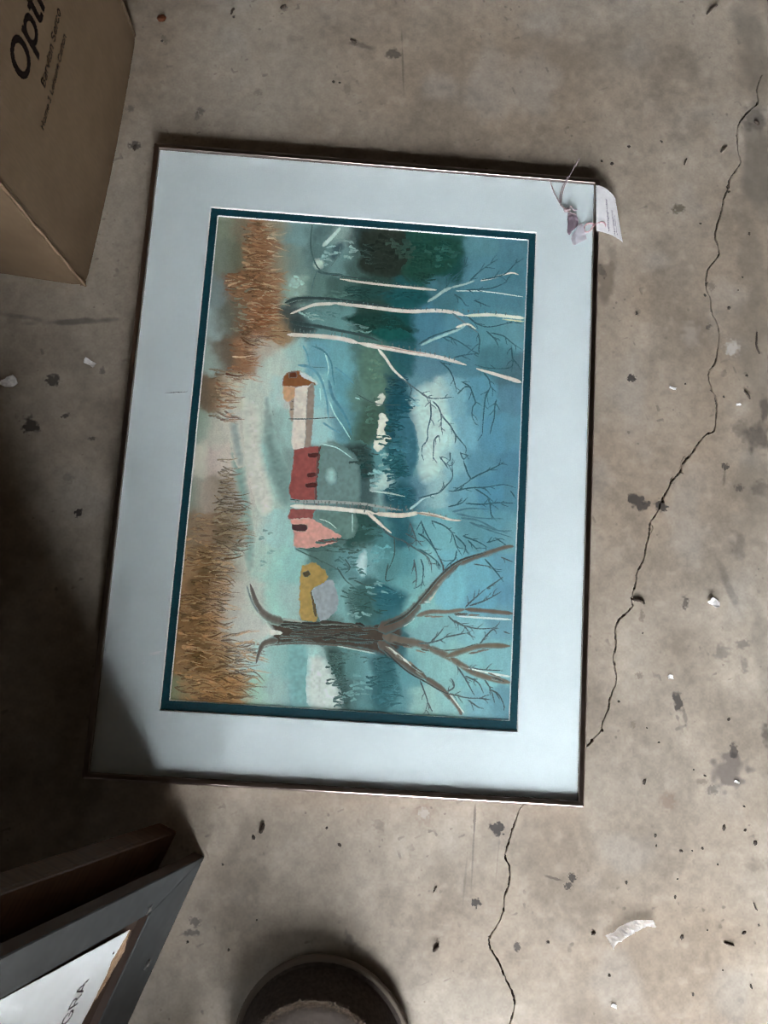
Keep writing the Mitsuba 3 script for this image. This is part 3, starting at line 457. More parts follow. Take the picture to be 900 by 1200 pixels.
 ((42,117,140),27,10,[889,-969,1012,-1043,1138,-1188,1203,-1302]),
 ((41,117,139),15,7,[1125,-1174,1174,-1175,1225,-1170]),
 ((41,116,138),15,7,[1195,-1288,1237,-1313,1293,-1321]),
 ((41,117,139),15,7,[1097,-1142,1153,-1164,1201,-1169]),
 ((41,117,139),27,10,[901,-1180,1047,-1253,1169,-1339,1232,-1417]),
 ((41,116,138),15,7,[1181,-1354,1191,-1394,1200,-1455]),
 ((41,116,138),15,7,[1199,-1375,1205,-1404,1218,-1453]),
 ((41,116,138),15,7,[1162,-1334,1166,-1369,1174,-1419]),
 ((41,117,139),27,10,[945,-1319,986,-1433,985,-1609,968,-1726]),
 ((41,117,139),15,7,[978,-1656,929,-1702,868,-1730]),
 ((41,117,139),15,7,[986,-1511,1000,-1533,1015,-1571]),
 ((41,116,139),15,7,[985,-1602,1002,-1656,1024,-1689]),
 ((41,115,137),27,10,[1432,-1169,1414,-1288,1324,-1376,1271,-1473]),
 ((41,115,137),15,7,[1421,-1240,1434,-1270,1454,-1305]),
 ((41,115,137),15,7,[1369,-1333,1360,-1386,1354,-1434]),
 ((41,115,138),15,7,[1398,-1304,1321,-1320,1261,-1333]),
 ((38,106,126),27,10,[1826,-1260,1938,-1371,2037,-1482,2099,-1560]),
 ((38,105,125),15,7,[1984,-1422,2036,-1419,2064,-1420]),
 ((38,106,126),15,7,[1953,-1388,2026,-1394,2077,-1386]),
 ((79,105,107),27,10,[1868,-1668,1982,-1579,2096,-1489]),
 ((80,106,108),15,7,[1873,-1664,1901,-1664,1939,-1649]),
 ((79,105,107),15,7,[1938,-1614,1964,-1616,2007,-1594]),
 ((78,103,105),27,10,[2050,-1222,2230,-1281]),
 ((78,104,106),15,7,[2081,-1233,2100,-1263,2111,-1301]),
 ((82,110,112),27,10,[1676,-1341,1914,-1361]),
 ((80,107,110),15,7,[1904,-1360,1942,-1376,1956,-1386]),
 ((81,107,110),15,7,[1875,-1357,1914,-1382,1949,-1395]),
 ((87,117,120),27,10,[806,-1152,903,-1204,1023,-1255]),
 ((87,116,119),15,7,[998,-1244,1048,-1241,1098,-1222]),
 ((87,117,120),15,7,[942,-1220,1003,-1203,1061,-1192]),
 ((87,117,120),27,10,[659,-1067,806,-1152,1025,-1278,1102,-1391]),
 ((87,116,119),15,7,[1024,-1278,1028,-1304,1049,-1334]),
 ((87,116,119),15,7,[1057,-1325,1063,-1369,1072,-1403]),
 ((87,116,119),15,7,[1082,-1362,1099,-1435,1107,-1499]),
 ((86,116,119),15,7,[1087,-1369,1153,-1375,1225,-1399]),
 ((88,117,120),27,10,[713,-980,859,-1053,958,-1141]),
 ((88,117,120),15,7,[795,-1022,820,-1002,867,-999]),
 ((87,117,120),15,7,[880,-1072,944,-1077,992,-1065]),
 ((88,117,120),27,10,[763,-823,857,-1030,876,-1147]),
 ((88,118,121),15,7,[803,-911,793,-972,762,-1012]),
 ((88,118,121),15,7,[769,-837,759,-907,747,-966]),
 ((88,117,120),15,7,[863,-1065,842,-1089,807,-1128]),
 ((88,118,121),27,10,[379,-920,515,-1029,720,-1098,903,-1204]),
 ((88,117,120),15,7,[755,-1119,769,-1144,791,-1181]),
 ((88,118,121),15,7,[563,-1045,595,-1069,620,-1092]),
 ((88,117,120),15,7,[730,-1104,758,-1153,786,-1223]),
 ((88,117,120),15,7,[777,-1131,805,-1111,837,-1107]),
 ((87,117,119),27,10,[851,-1325,900,-1556,898,-1731]),
 ((87,117,120),15,7,[857,-1352,851,-1427,829,-1482]),
 ((87,117,120),15,7,[868,-1405,845,-1476,829,-1532]),
 ((87,116,119),15,7,[899,-1609,864,-1643,846,-1659]),
 ((77,101,104),27,10,[1332,-3074,1530,-3118,1704,-3141,1934,-3127]),
 ((80,106,108),15,7,[1351,-3078,1387,-3117,1438,-3164]),
 ((78,103,106),15,7,[1500,-3111,1541,-3085,1584,-3058]),
 ((78,103,106),15,7,[1475,-3106,1518,-3152,1541,-3202]),
 ((77,102,105),15,7,[1542,-3119,1587,-3176,1625,-3220]),
 ((74,97,100),27,10,[1682,-3165,1849,-3267]),
 ((72,94,97),15,7,[1812,-3244,1859,-3262,1912,-3264]),
 ((74,97,100),15,7,[1719,-3187,1751,-3245,1770,-3310]),
 ((80,106,109),27,10,[1379,-3093,1490,-3008,1463,-2920,1427,-2899]),
 ((80,106,109),15,7,[1418,-3063,1418,-3030,1429,-3000]),
 ((80,106,109),15,7,[1485,-2991,1460,-2951,1418,-2915]),
 ((81,108,111),27,10,[1026,-2946,1092,-3088,1146,-3230,1119,-3366]),
 ((80,106,109),15,7,[1126,-3329,1158,-3359,1183,-3405]),
 ((80,106,109),15,7,[1121,-3356,1089,-3397,1066,-3441]),
 ((82,109,112),15,7,[1101,-3113,1073,-3154,1067,-3206]),
 ((80,106,109),27,10,[1146,-3230,1222,-3359]),
 ((80,107,110),15,7,[1166,-3265,1168,-3306,1157,-3330]),
 ((84,112,115),27,10,[975,-2462,1148,-2440,1318,-2372,1373,-2312]),
 ((84,112,115),15,7,[1188,-2424,1212,-2347,1235,-2286]),
 ((83,111,114),15,7,[1257,-2397,1295,-2412,1353,-2442]),
 ((83,111,114),15,7,[1360,-2326,1385,-2305,1429,-2295]),
 ((84,112,115),27,10,[1147,-2429,1257,-2308,1321,-2212]),
 ((84,112,115),15,7,[1319,-2215,1349,-2211,1381,-2201]),
 ((84,112,115),15,7,[1153,-2422,1209,-2424,1257,-2414]),
 ((82,110,112),27,10,[1318,-2361,1547,-2301,1640,-2284]),
 ((82,109,111),15,7,[1541,-2302,1584,-2247,1603,-2185]),
 ((80,106,109),15,7,[1634,-2285,1695,-2317,1750,-2339]),
 ((81,107,110),15,7,[1621,-2287,1660,-2271,1705,-2232]),
 ((81,108,110),27,10,[1361,-2071,1482,-2156,1659,-2202,1835,-2214,2067,-2176]),
 ((80,107,109),15,7,[1668,-2203,1705,-2241,1732,-2286]),
 ((75,99,101),15,7,[2007,-2186,2052,-2137,2078,-2094]),
 ((79,105,108),15,7,[1767,-2209,1798,-2181,1846,-2137]),
 ((83,111,113),15,7,[1432,-2121,1463,-2180,1488,-2239]),
 ((75,100,102),15,7,[1957,-2194,2007,-2221,2037,-2267]),
 ((81,109,111),27,10,[1445,-2124,1601,-2206,1725,-2370]),
 ((81,108,111),15,7,[1573,-2191,1639,-2189,1723,-2185]),
 ((82,110,113),15,7,[1493,-2149,1507,-2213,1514,-2258]),
 ((82,109,112),15,7,[1533,-2170,1588,-2156,1655,-2153]),
 ((76,101,103),27,10,[1809,-2422,1897,-2302,1975,-2217,2067,-2188]),
 ((77,102,104),15,7,[1870,-2340,1897,-2316,1933,-2302]),
 ((77,102,104),15,7,[1852,-2363,1881,-2350,1920,-2330]),
 ((77,103,105),15,7,[1881,-2324,1882,-2287,1864,-2237]),
 ((71,94,96),27,10,[2128,-2230,2222,-2259]),
 ((82,109,111),27,10,[1588,-1941,1677,-1843,1755,-1768,1857,-1669]),
 ((81,109,111),15,7,[1751,-1773,1767,-1710,1764,-1664]),
 ((82,110,113),15,7,[1626,-1899,1622,-1845,1610,-1774]),
 ((82,109,112),15,7,[1697,-1824,1708,-1757,1709,-1695]),
 ((80,106,108),27,10,[1645,-1915,1875,-1819,2081,-1689]),
 ((80,106,109),15,7,[1833,-1836,1864,-1791,1879,-1761]),
 ((79,105,108),15,7,[1867,-1822,1891,-1778,1938,-1713]),
 ((78,104,106),15,7,[1960,-1765,1976,-1703,2014,-1650]),
 ((77,102,105),27,10,[1511,-2725,1634,-2887,1722,-3028,1772,-3103]),
 ((80,106,109),15,7,[1526,-2745,1536,-2796,1528,-2848]),
 ((77,102,105),15,7,[1647,-2907,1678,-2931,1701,-2940]),
 ((77,103,105),15,7,[1607,-2851,1668,-2896,1734,-2922]),
 ((75,99,102),27,10,[1633,-2853,1810,-2932,1897,-3073]),
 ((76,100,103),15,7,[1750,-2905,1761,-2944,1784,-2978]),
 ((76,100,103),15,7,[1734,-2898,1764,-2882,1808,-2876]),
 ((76,100,103),15,7,[1736,-2899,1759,-2897,1799,-2890]),
 ((71,93,95),27,10,[1901,-2893,1987,-3012,2053,-3199]),
 ((70,92,95),15,7,[1974,-2994,1980,-3058,1999,-3100]),
 ((71,93,95),15,7,[1960,-2975,2003,-2984,2026,-3001]),
 ((71,93,95),15,7,[1980,-3002,1982,-3036,1968,-3062]),
 ((67,88,90),27,10,[1987,-3012,2106,-3083,2193,-3246]),
 ((68,88,91),15,7,[2054,-3052,2090,-3090,2119,-3138]),
 ((68,88,91),15,7,[2073,-3064,2085,-3097,2109,-3126]),
 ((64,83,86),15,7,[2172,-3207,2177,-3242,2177,-3282]),
 ((72,94,97),27,10,[1819,-3134,1993,-3146]),
 ((71,93,96),15,7,[1893,-3139,1937,-3168,1959,-3197]),
 ((72,94,97),15,7,[1849,-3136,1918,-3099,1974,-3082]),
 ((76,100,103),27,10,[1509,-2702,1801,-2752,2150,-2754]),
 ((77,102,105),15,7,[1718,-2738,1757,-2711,1797,-2701]),
 ((73,97,99),15,7,[1914,-2753,1953,-2700,1990,-2668]),
 ((77,102,105),15,7,[1674,-2730,1734,-2780,1784,-2821]),
 ((78,103,106),15,7,[1675,-2730,1692,-2724,1728,-2702]),
 ((89,223,266),41,14,[1468,-715,1707,-735,1950,-837,2130,-885]),
 ((90,226,270),41,14,[1406,-660,1705,-699,2062,-687]),
 ((88,220,262),41,14,[1590,-767,1892,-865,2192,-940]),
 ((87,218,260),41,14,[1710,-794,2010,-857,2188,-845]),
 ((91,228,273),41,14,[1346,-640,1580,-576,1878,-567]),
 ((96,297,354),35,17,[-779,1603,-592,1529,-483,1374,-446,1189,-411,1042]),
 ((144,400,467),52,26,[-949,1301,-791,1288,-663,1197,-580,1054,-502,811,-460,567]),
 ((97,292,364),58,29,[-501,1122,-423,879,-290,703,-182,526,-121,346]),
 ((135,363,429),35,17,[-431,1315,-265,1202,-137,1087]),
 ((167,432,493),35,17,[-899,1594,-829,1473,-779,1289]),
 ((151,390,454),35,17,[-539,500,-389,413,-266,360]),
 ((91,218,242),17,9,[-937,1302,-755,1291,-550,1294]),
 ((124,310,339),23,12,[-720,1633,-690,1547]),
 ((571,841,799),26,12,[-593,1555,-515,1309,-518,1183]),
 ((540,795,755),26,12,[-466,814,-381,635,-249,460,-129,285]),
 ((569,838,796),26,12,[-612,989,-586,805]),
 ((573,844,802),26,12,[-649,1173,-559,1093]),
 ((535,788,748),26,12,[-540,194,-310,150,-74,8]),
 ((530,779,740),26,12,[-111,890,-37,870]),
 ((67,75,73),19,12,[-1018,514,-757,533,-342,588]),
 ((103,74,62),14,12,[-1003,774,-954,765]),
 ((75,62,51),19,14,[-1005,651,-945,655]),
 ((72,126,113),16,12,[-90,941,183,825,544,827]),
 ((73,139,132),17,12,[188,369,332,367]),
 ((384,424,391),52,35,[-900,-651,-432,-619,40,-610,277,-629,635,-665]),
 ((880,842,725),64,64,[-895,-710,-661,-706,-308,-705,47,-717,284,-736]),
 ((833,772,641),70,64,[284,-736,639,-736,873,-684]),
 ((831,761,632),58,23,[873,-684,1111,-704,1327,-749,1482,-750]),
 ((880,808,691),64,23,[165,-721,315,-841,414,-918,525,-993]),
 ((532,734,734),41,16,[752,-645,842,-567,944,-476,1119,-403]),
 ((478,354,259),28,19,[849,-686,1052,-708,1256,-742]),
 ((34,95,93),23,14,[-903,-615,-761,-629]),
 ((486,640,588),35,14,[181,-420,443,-438,682,-470]),
 ((85,109,107),14,12,[131,-735,137,-651,171,-625]),
 ((184,213,193),15,9,[-786,-607,-785,-655]),
 ((180,208,188),15,9,[-680,-606,-665,-653]),
 ((177,205,185),15,9,[-574,-605,-560,-652]),
 ((174,202,182),15,9,[-468,-605,-464,-652]),
 ((172,199,179),15,9,[-362,-604,-357,-651]),
 ((169,196,177),15,9,[-256,-603,-250,-650]),
 ((167,194,175),15,9,[-150,-602,-146,-649]),
 ((166,192,173),15,9,[-44,-601,-33,-648]),
 ((164,190,171),15,9,[63,-600,77,-647]),
 ((163,189,170),15,9,[169,-599,168,-647]),
 ((162,188,169),15,9,[275,-598,276,-646]),
 ((161,187,168),15,9,[382,-598,382,-645]),
 ((160,186,167),15,9,[488,-597,481,-645]),
 ((160,185,167),15,9,[595,-596,590,-644]),
 ((159,185,166),15,9,[702,-595,697,-643]),
 ((442,645,601),19,14,[-34,-746,-14,-1029]),
 ((587,735,655),17,12,[-484,-860,-352,-898,-229,-985]),
 ((71,136,123),26,9,[-779,-1292,-610,-1363,-430,-1433,-274,-1493,-128,-1565]),
 ((72,137,124),26,9,[-733,-1278,-497,-1309,-268,-1247]),
 ((72,137,123),26,9,[-610,-1363,-466,-1412,-392,-1466]),
 ((68,129,116),26,9,[-191,-1511,-62,-1677,60,-1762]),
 ((68,130,117),26,9,[-94,-1388,-16,-1499,-80,-1585]),
 ((66,127,114),26,9,[54,-1669,232,-1727,347,-1697]),
 ((66,125,113),26,9,[504,-1407,483,-1641,598,-1611]),
 ((66,126,113),26,9,[564,-1050,578,-1284,510,-1500]),
 ((149,217,187),22,9,[-447,2686,-445,2632]),
 ((147,215,186),16,9,[-397,2664,-397,2629]),
 ((145,212,183),15,9,[-316,2658,-318,2628]),
 ((145,210,182),23,9,[-273,2655,-282,2617]),
 ((143,208,180),15,9,[-204,2662,-202,2620]),
 ((140,204,176),18,9,[-62,2642,-65,2615]),
 ((137,200,173),19,9,[74,2653,76,2606]),
 ((137,199,172),20,9,[110,2635,111,2608]),
 ((136,197,170),20,9,[182,2635,177,2595]),
 ((135,196,169),23,9,[251,2629,248,2601]),
 ((133,194,167),22,9,[371,2638,369,2592]),
 ((133,193,166),15,9,[431,2622,429,2598]),
 ((132,192,166),20,9,[499,2634,496,2597]),
 ((132,191,165),17,9,[571,2626,582,2600]),
 ((131,191,164),26,9,[634,2628,626,2593]),
 ((131,190,164),25,9,[678,2631,674,2585]),
 ((131,190,163),25,9,[755,2619,759,2587]),
 ((146,223,219),27,9,[-645,2309,-632,2268]),
 ((144,220,215),25,9,[-560,2307,-567,2263]),
 ((140,214,210),27,9,[-411,2313,-405,2270]),
 ((138,211,207),21,9,[-317,2310,-324,2259]),
 ((136,208,204),23,9,[-240,2306,-247,2264]),
 ((133,204,199),27,9,[-83,2309,-92,2258]),
 ((132,202,198),22,9,[-29,2305,-14,2252]),
 ((131,200,196),15,9,[50,2302,52,2250]),
 ((130,198,194),20,9,[121,2282,128,2239]),
 ((128,195,191),22,9,[269,2285,279,2244]),
 ((127,194,190),26,9,[343,2281,348,2247]),
 ((126,192,188),27,9,[488,2280,480,2231]),
 ((125,191,187),15,9,[580,2273,590,2237]),
 ((125,190,186),19,9,[657,2290,665,2250]),
 ((125,190,186),21,9,[737,2299,748,2249]),
 ((125,189,185),24,9,[825,2300,816,2254]),
 ((124,189,185),26,9,[951,2293,962,2253]),
 ((124,189,185),22,9,[1051,2299,1048,2256]),
 ((125,189,185),15,9,[1102,2317,1108,2273]),
 ((125,190,186),23,9,[1208,2307,1218,2269]),
 ((125,190,186),25,9,[1268,2309,1277,2270]),
 ((126,191,186),18,9,[1346,2316,1358,2271]),
 ((126,191,187),27,9,[1426,2309,1429,2264]),
 ((127,192,188),17,9,[1510,2321,1514,2281]),
 ((127,193,189),22,9,[1572,2314,1569,2276]),
 ((128,194,190),19,9,[1669,2317,1676,2276]),
 ((129,195,191),18,9,[1755,2320,1747,2282]),
 ((130,197,192),23,9,[1827,2326,1825,2266]),
 ((131,199,194),25,9,[1974,2311,1965,2268]),
 ((187,237,214),15,9,[-1032,1837,-1034,1780]),
 ((184,234,211),19,9,[-959,1839,-950,1772]),
 ((182,231,209),17,9,[-906,1822,-899,1770]),
 ((179,227,205),21,9,[-811,1830,-814,1779]),
 ((177,224,203),20,9,[-745,1831,-753,1777]),
 ((170,215,194),17,9,[-503,1822,-508,1771]),
 ((168,213,192),16,9,[-459,1824,-458,1761]),
 ((166,210,189),24,9,[-358,1827,-359,1762]),
 ((164,208,187),24,9,[-304,1814,-289,1754]),
 ((160,202,182),20,9,[-108,1790,-104,1741]),
 ((159,200,181),16,9,[-26,1765,-34,1709]),
 ((157,199,179),27,9,[28,1750,34,1707]),
 ((155,195,176),25,9,[213,1743,225,1687]),
 ((153,193,174),23,9,[367,1723,370,1676]),
 ((152,192,173),22,9,[468,1706,460,1665]),
 ((151,191,172),15,9,[529,1701,529,1659]),
 ((151,190,171),26,9,[607,1703,620,1633]),
 ((150,190,171),23,9,[688,1673,700,1636]),
 ((150,189,170),15,9,[765,1674,768,1613]),
 ((150,189,170),15,9,[838,1649,844,1615]),
 ((150,189,170),16,9,[907,1641,914,1600]),
 ((150,188,170),26,9,[977,1632,988,1582]),
 ((150,188,170),22,9,[1130,1606,1120,1560]),
 ((150,189,170),18,9,[1192,1606,1184,1547]),
 ((150,189,170),19,9,[1263,1577,1258,1535]),
 ((202,223,202),17,9,[-817,-604,-823,-673]),
 ((200,221,200),27,9,[-766,-614,-772,-663]),
 ((198,219,198),19,9,[-714,-609,-709,-683]),
 ((196,217,196),15,9,[-668,-618,-665,-677]),
 ((193,213,193),15,9,[-567,-609,-567,-670]),
 ((191,211,191),16,9,[-510,-611,-513,-681]),
 ((188,208,188),22,9,[-416,-608,-418,-674]),
 ((187,207,187),15,9,[-371,-609,-370,-672]),
 ((185,204,184),27,9,[-257,-607,-260,-681]),
 ((183,203,183),18,9,[-203,-612,-190,-663]),
 ((182,201,181),17,9,[-118,-633,-106,-686]),
 ((181,200,181),25,9,[-75,-635,-63,-685]),
 ((180,199,180),19,9,[-33,-640,-27,-684]),
 ((179,198,179),22,9,[46,-621,39,-683]),
 ((178,197,178),26,9,[96,-647,105,-683]),
 ((178,197,178),21,9,[123,-629,131,-698]),
 ((177,196,177),19,9,[169,-632,176,-688]),
 ((177,196,177),23,9,[226,-652,222,-705]),
 ((259,254,206),25,9,[325,-670,316,-707]),
 ((258,253,205),24,9,[425,-653,428,-698]),
 ((257,252,204),24,9,[507,-660,501,-688]),
 ((257,251,204),26,9,[576,-640,568,-686]),
 ((256,251,203),22,9,[650,-648,650,-683]),
 ((256,250,203),18,9,[715,-635,717,-671]),
 ((255,250,203),27,9,[795,-636,789,-664]),
 ((255,250,202),16,9,[861,-634,861,-655]),
 ((254,249,202),23,9,[1021,-646,1034,-683]),
 ((254,248,201),16,9,[1098,-661,1089,-690]),
 ((253,248,201),26,9,[1181,-678,1193,-701]),
 ((252,247,200),18,9,[1261,-689,1260,-718]),
 ((232,201,160),23,23,[-1095,-2227,-829,-2256,-423,-2287,154,-2285]),
 ((452,509,446),19,16,[-886,-2260,-713,-2260,-400,-2286,-77,-2288]),
 ((167,142,115),23,23,[-995,-2607,-632,-2562,-58,-2560,407,-2611]),
 ((543,679,634),21,16,[-115,-2564,176,-2603,408,-2634]),
 ((170,151,121),46,151,[-1350,-1807,-1263,-2020,-1170,-2163,-1024,-2257,-860,-2292]),
 ((298,390,359),23,35,[-1394,-1833,-1308,-2035,-1202,-2188]),
 ((153,129,102),28,116,[-1178,-2866,-1146,-2707,-1088,-2590,-909,-2534]),
 ((551,640,549),23,19,[-1205,-2552,-1199,-2620]),
 ((147,110,84),197,139,[422,-2314,670,-2207,837,-2082,967,-1912]),
 ((172,132,98),139,93,[945,-1936,1109,-1740,1274,-1532,1465,-1355]),
 ((153,125,96),93,46,[1442,-1368,1730,-1231,2079,-1090,2221,-1057]),
 ((72,59,47),46,29,[499,-2252,780,-2097,998,-1840,1216,-1547,1463,-1320,1846,-1165]),
 ((59,47,38),60,23,[-271,-2320,-81,-2305,109,-2295]),
 ((119,96,75),54,23,[-900,-2498,-756,-2492,-613,-2478]),
 ((50,42,37),60,23,[-617,-2298,-478,-2289,-339,-2283]),
 ((51,43,37),45,23,[-679,-2353,-496,-2344,-314,-2335]),
 ((72,58,46),68,23,[-368,-2266,-195,-2255,-21,-2262]),
 ((47,39,34),51,23,[109,-2257,174,-2251,241,-2280]),
 ((71,57,45),45,23,[-37,-2298,22,-2301,78,-2277]),
 ((58,46,37),35,23,[-44,-2397,115,-2379,275,-2378]),
 ((87,69,56),36,23,[-440,-2400,-298,-2399,-159,-2367]),
 ((84,67,54),67,23,[-140,-2476,-21,-2477,96,-2463]),
 ((58,46,37),57,23,[-172,-2430,1,-2408,177,-2424]),
 ((48,41,35),69,23,[-309,-2471,-216,-2458,-120,-2471]),
 ((116,94,73),57,23,[-713,-2499,-654,-2490,-596,-2481]),
 ((91,72,58),63,23,[-691,-2327,-543,-2323,-393,-2328]),
 ((69,56,44),69,23,[16,-2469,208,-2472,400,-2460]),
 ((62,49,40),59,23,[-616,-2357,-423,-2340,-229,-2343]),
 ((58,46,38),57,23,[-97,-2397,-38,-2394,22,-2409]),
 ((61,48,39),55,23,[-456,-2337,-354,-2322,-252,-2324]),
 ((53,45,39),56,23,[-902,-2335,-718,-2323,-531,-2338]),
 ((95,75,61),48,23,[-870,-2342,-713,-2338,-555,-2353]),
 ((77,62,49),38,23,[-751,-2540,-594,-2524,-436,-2513]),
 ((82,65,52),65,23,[376,-2296,513,-2291,641,-2294]),
 ((51,43,38),52,23,[-736,-2385,-574,-2364,-409,-2372]),
 ((50,42,37),70,23,[-652,-2456,-490,-2460,-331,-2434]),
 ((85,67,54),38,23,[-306,-2432,-112,-2430,82,-2419]),
 ((82,65,52),58,23,[367,-2279,458,-2264,552,-2295]),
 ((51,43,37),71,23,[-678,-2325,-544,-2319,-412,-2295]),
 ((69,56,44),37,23,[172,-2482,266,-2486,361,-2492]),
 ((53,44,39),45,23,[-777,-2351,-684,-2359,-592,-2360]),
 ((89,70,57),64,23,[-578,-2426,-406,-2432,-234,-2426]),
 ((114,92,71),42,23,[-730,-2517,-578,-2519,-425,-2528]),
 ((92,73,59),52,23,[-643,-2358,-571,-2364,-502,-2343]),
 ((72,58,46),44,23,[-324,-2474,-253,-2483,-185,-2456]),
 ((103,83,64),47,23,[204,-2317,339,-2300,475,-2310]),
 ((88,70,57),56,23,[-521,-2296,-362,-2279,-201,-2295]),
 ((104,84,65),69,23,[-84,-2472,29,-2476,141,-2470]),
 ((49,41,36),46,23,[-441,-2273,-328,-2282,-215,-2283]),
 ((46,39,34),67,23,[100,-2483,229,-2489,358,-2498]),
 ((110,89,69),37,23,[-545,-2283,-368,-2287,-192,-2286]),
 ((82,65,52),36,23,[339,-2478,466,-2467,593,-2449]),
 ((52,44,38),56,23,[-778,-2301,-661,-2286,-543,-2281]),
 ((92,73,59),46,23,[-761,-2449,-605,-2446,-448,-2459]),
 ((58,46,37),53,23,[-25,-2388,140,-2389,304,-2368]),
 ((106,85,66),72,23,[-203,-2283,-49,-2269,105,-2258]),
 ((70,57,45),36,23,[6,-2286,98,-2271,193,-2296]),
 ((60,47,38),43,23,[-393,-2329,-224,-2311,-53,-2298]),
 ((101,80,59),32,12,[900,-1943,979,-1876]),
 ((306,258,196),37,12,[538,-2284,679,-2164]),
 ((251,205,155),29,12,[759,-2058,888,-1948]),
 ((305,257,195),41,12,[860,-2006,971,-1911]),
 ((305,257,195),41,12,[839,-1997,993,-1865]),
 ((101,80,59),33,12,[941,-1931,1038,-1848]),
 ((250,205,154),27,12,[902,-2003,1030,-1893]),
 ((301,254,193),27,12,[1353,-1489,1462,-1368]),
 ((249,204,153),23,12,[1167,-1716,1231,-1645]),
 ((303,256,194),37,12,[1096,-1793,1230,-1643]),
 ((100,79,59),25,12,[1307,-1572,1430,-1434]),
 ((249,204,153),35,12,[1173,-1725,1263,-1624]),
 ((303,255,194),29,12,[1193,-1673,1307,-1545]),
 ((134,103,77),35,12,[1393,-1457,1529,-1305]),
 ((247,202,152),40,12,[767,-2504,906,-2529]),
 ((134,103,77),38,12,[750,-2484,905,-2512]),
 ((135,104,77),40,12,[619,-2467,787,-2497]),
 ((298,251,191),32,12,[943,-2553,1088,-2579]),
 ((101,79,59),38,12,[664,-2484,789,-2506]),
 ((99,78,58),28,12,[1014,-2535,1127,-2555]),
 ((101,79,59),39,12,[636,-2475,823,-2508]),
 ((298,250,190),39,12,[861,-2711,951,-2770]),
 ((303,255,194),28,12,[530,-2522,655,-2604]),
 ((131,100,75),23,12,[978,-2842,1125,-2939]),
 ((247,202,152),30,12,[669,-2634,776,-2704]),
 ((242,197,149),26,12,[956,-2826,1091,-2914]),
 ((98,77,58),38,12,[897,-2746,1046,-2844]),
 ((247,202,152),27,12,[692,-2624,791,-2689]),
 ((279,233,177),24,12,[1552,-2722,1683,-2764]),
 ((206,166,125),32,12,[1942,-2795,2124,-2854]),
 ((248,205,156),40,12,[1990,-2860,2099,-2895]),
 ((110,83,62),29,12,[1988,-2851,2143,-2902]),
 ((81,63,47),36,12,[2017,-2848,2172,-2898]),
 ((241,199,151),25,12,[2057,-2890,2179,-2930]),
 ((110,83,62),35,12,[2035,-2821,2131,-2852]),
 ((226,183,138),35,12,[1687,-2508,1874,-2464]),
 ((226,184,138),38,12,[1670,-2555,1858,-2512]),
 ((119,91,67),39,12,[1829,-2480,2009,-2438]),
 ((221,179,135),31,12,[1777,-2521,1960,-2479]),
 ((117,89,66),37,12,[1894,-2448,2097,-2401]),
 ((95,75,56),25,12,[1450,-2569,1566,-2542]),
 ((126,96,72),33,12,[1528,-2558,1705,-2518]),
 ((100,79,58),37,12,[1137,-2030,1285,-2017]),
 ((134,103,77),32,12,[1077,-2047,1257,-2032]),
 ((300,253,192),33,12,[1119,-2096,1306,-2080]),
 ((248,203,153),39,12,[1039,-2093,1151,-2084]),
 ((234,191,144),35,12,[1632,-2041,1796,-2028]),
 ((97,76,57),40,12,[1461,-2054,1620,-2040]),
 ((97,76,57),38,12,[1446,-2038,1638,-2022]),
 ((238,194,146),28,12,[1797,-1239,1935,-1186]),
 ((97,76,57),23,12,[1742,-1222,1851,-1180]),
 ((131,100,74),40,12,[1717,-1237,1866,-1179]),
 ((99,78,58),32,12,[1515,-1316,1610,-1279]),
 ((284,238,180),33,12,[1960,-1130,2091,-1079]),
 ((234,190,143),39,12,[1939,-1166,2050,-1123]),
 ((99,78,58),31,12,[1538,-1303,1701,-1240]),
 ((733,785,717),37,23,[596,-2315,787,-2223,909,-2123]),
 ((599,541,446),41,23,[1094,-1881,1179,-1736,1255,-1614]),
 ((86,75,65),35,14,[1263,-1544,1269,-1450,1241,-1358,1163,-1222]),
 ((222,180,134),70,58,[931,-2099,1125,-2029,1358,-2014,1589,-1965]),
 ((169,130,97),64,64,[1589,-1965,1882,-1969,2246,-1981]),
 ((742,864,825),23,35,[1477,-2064,1828,-2065,2226,-2063]),
 ((186,148,112),151,104,[485,-2390,742,-2443,975,-2462,1152,-2520]),
 ((195,162,119),104,104,[1128,-2510,1330,-2588,1472,-2648]),
 ((191,158,108),81,81,[1355,-2621,1616,-2514,1845,-2442,2229,-2419]),
 ((199,160,114),93,93,[1424,-2628,1568,-2710,1746,-2801,1980,-2866,2249,-2906]),
 ((771,839,772),19,35,[1662,-2749,1977,-2798,2246,-2827]),
 ((112,99,78),19,14,[1093,-2489,1327,-2532,1557,-2495,1786,-2412]),
 ((146,113,86),151,93,[432,-2473,637,-2608,878,-2786,1117,-2918]),
 ((152,118,90),93,70,[1093,-2908,1331,-3051,1464,-3178]),
 ((194,155,120),70,46,[1452,-3156,1549,-3262,1612,-3370]),
 ((789,805,721),39,23,[563,-2533,816,-2699,1055,-2854]),
 ((736,776,713),23,16,[1425,-3090,1536,-3218,1645,-3346]),
 ((58,49,42),23,16,[520,-2581,823,-2823,1120,-2974,1379,-3093,1588,-3114]),
 ((765,854,781),19,14,[1024,-1897,1118,-1902])]
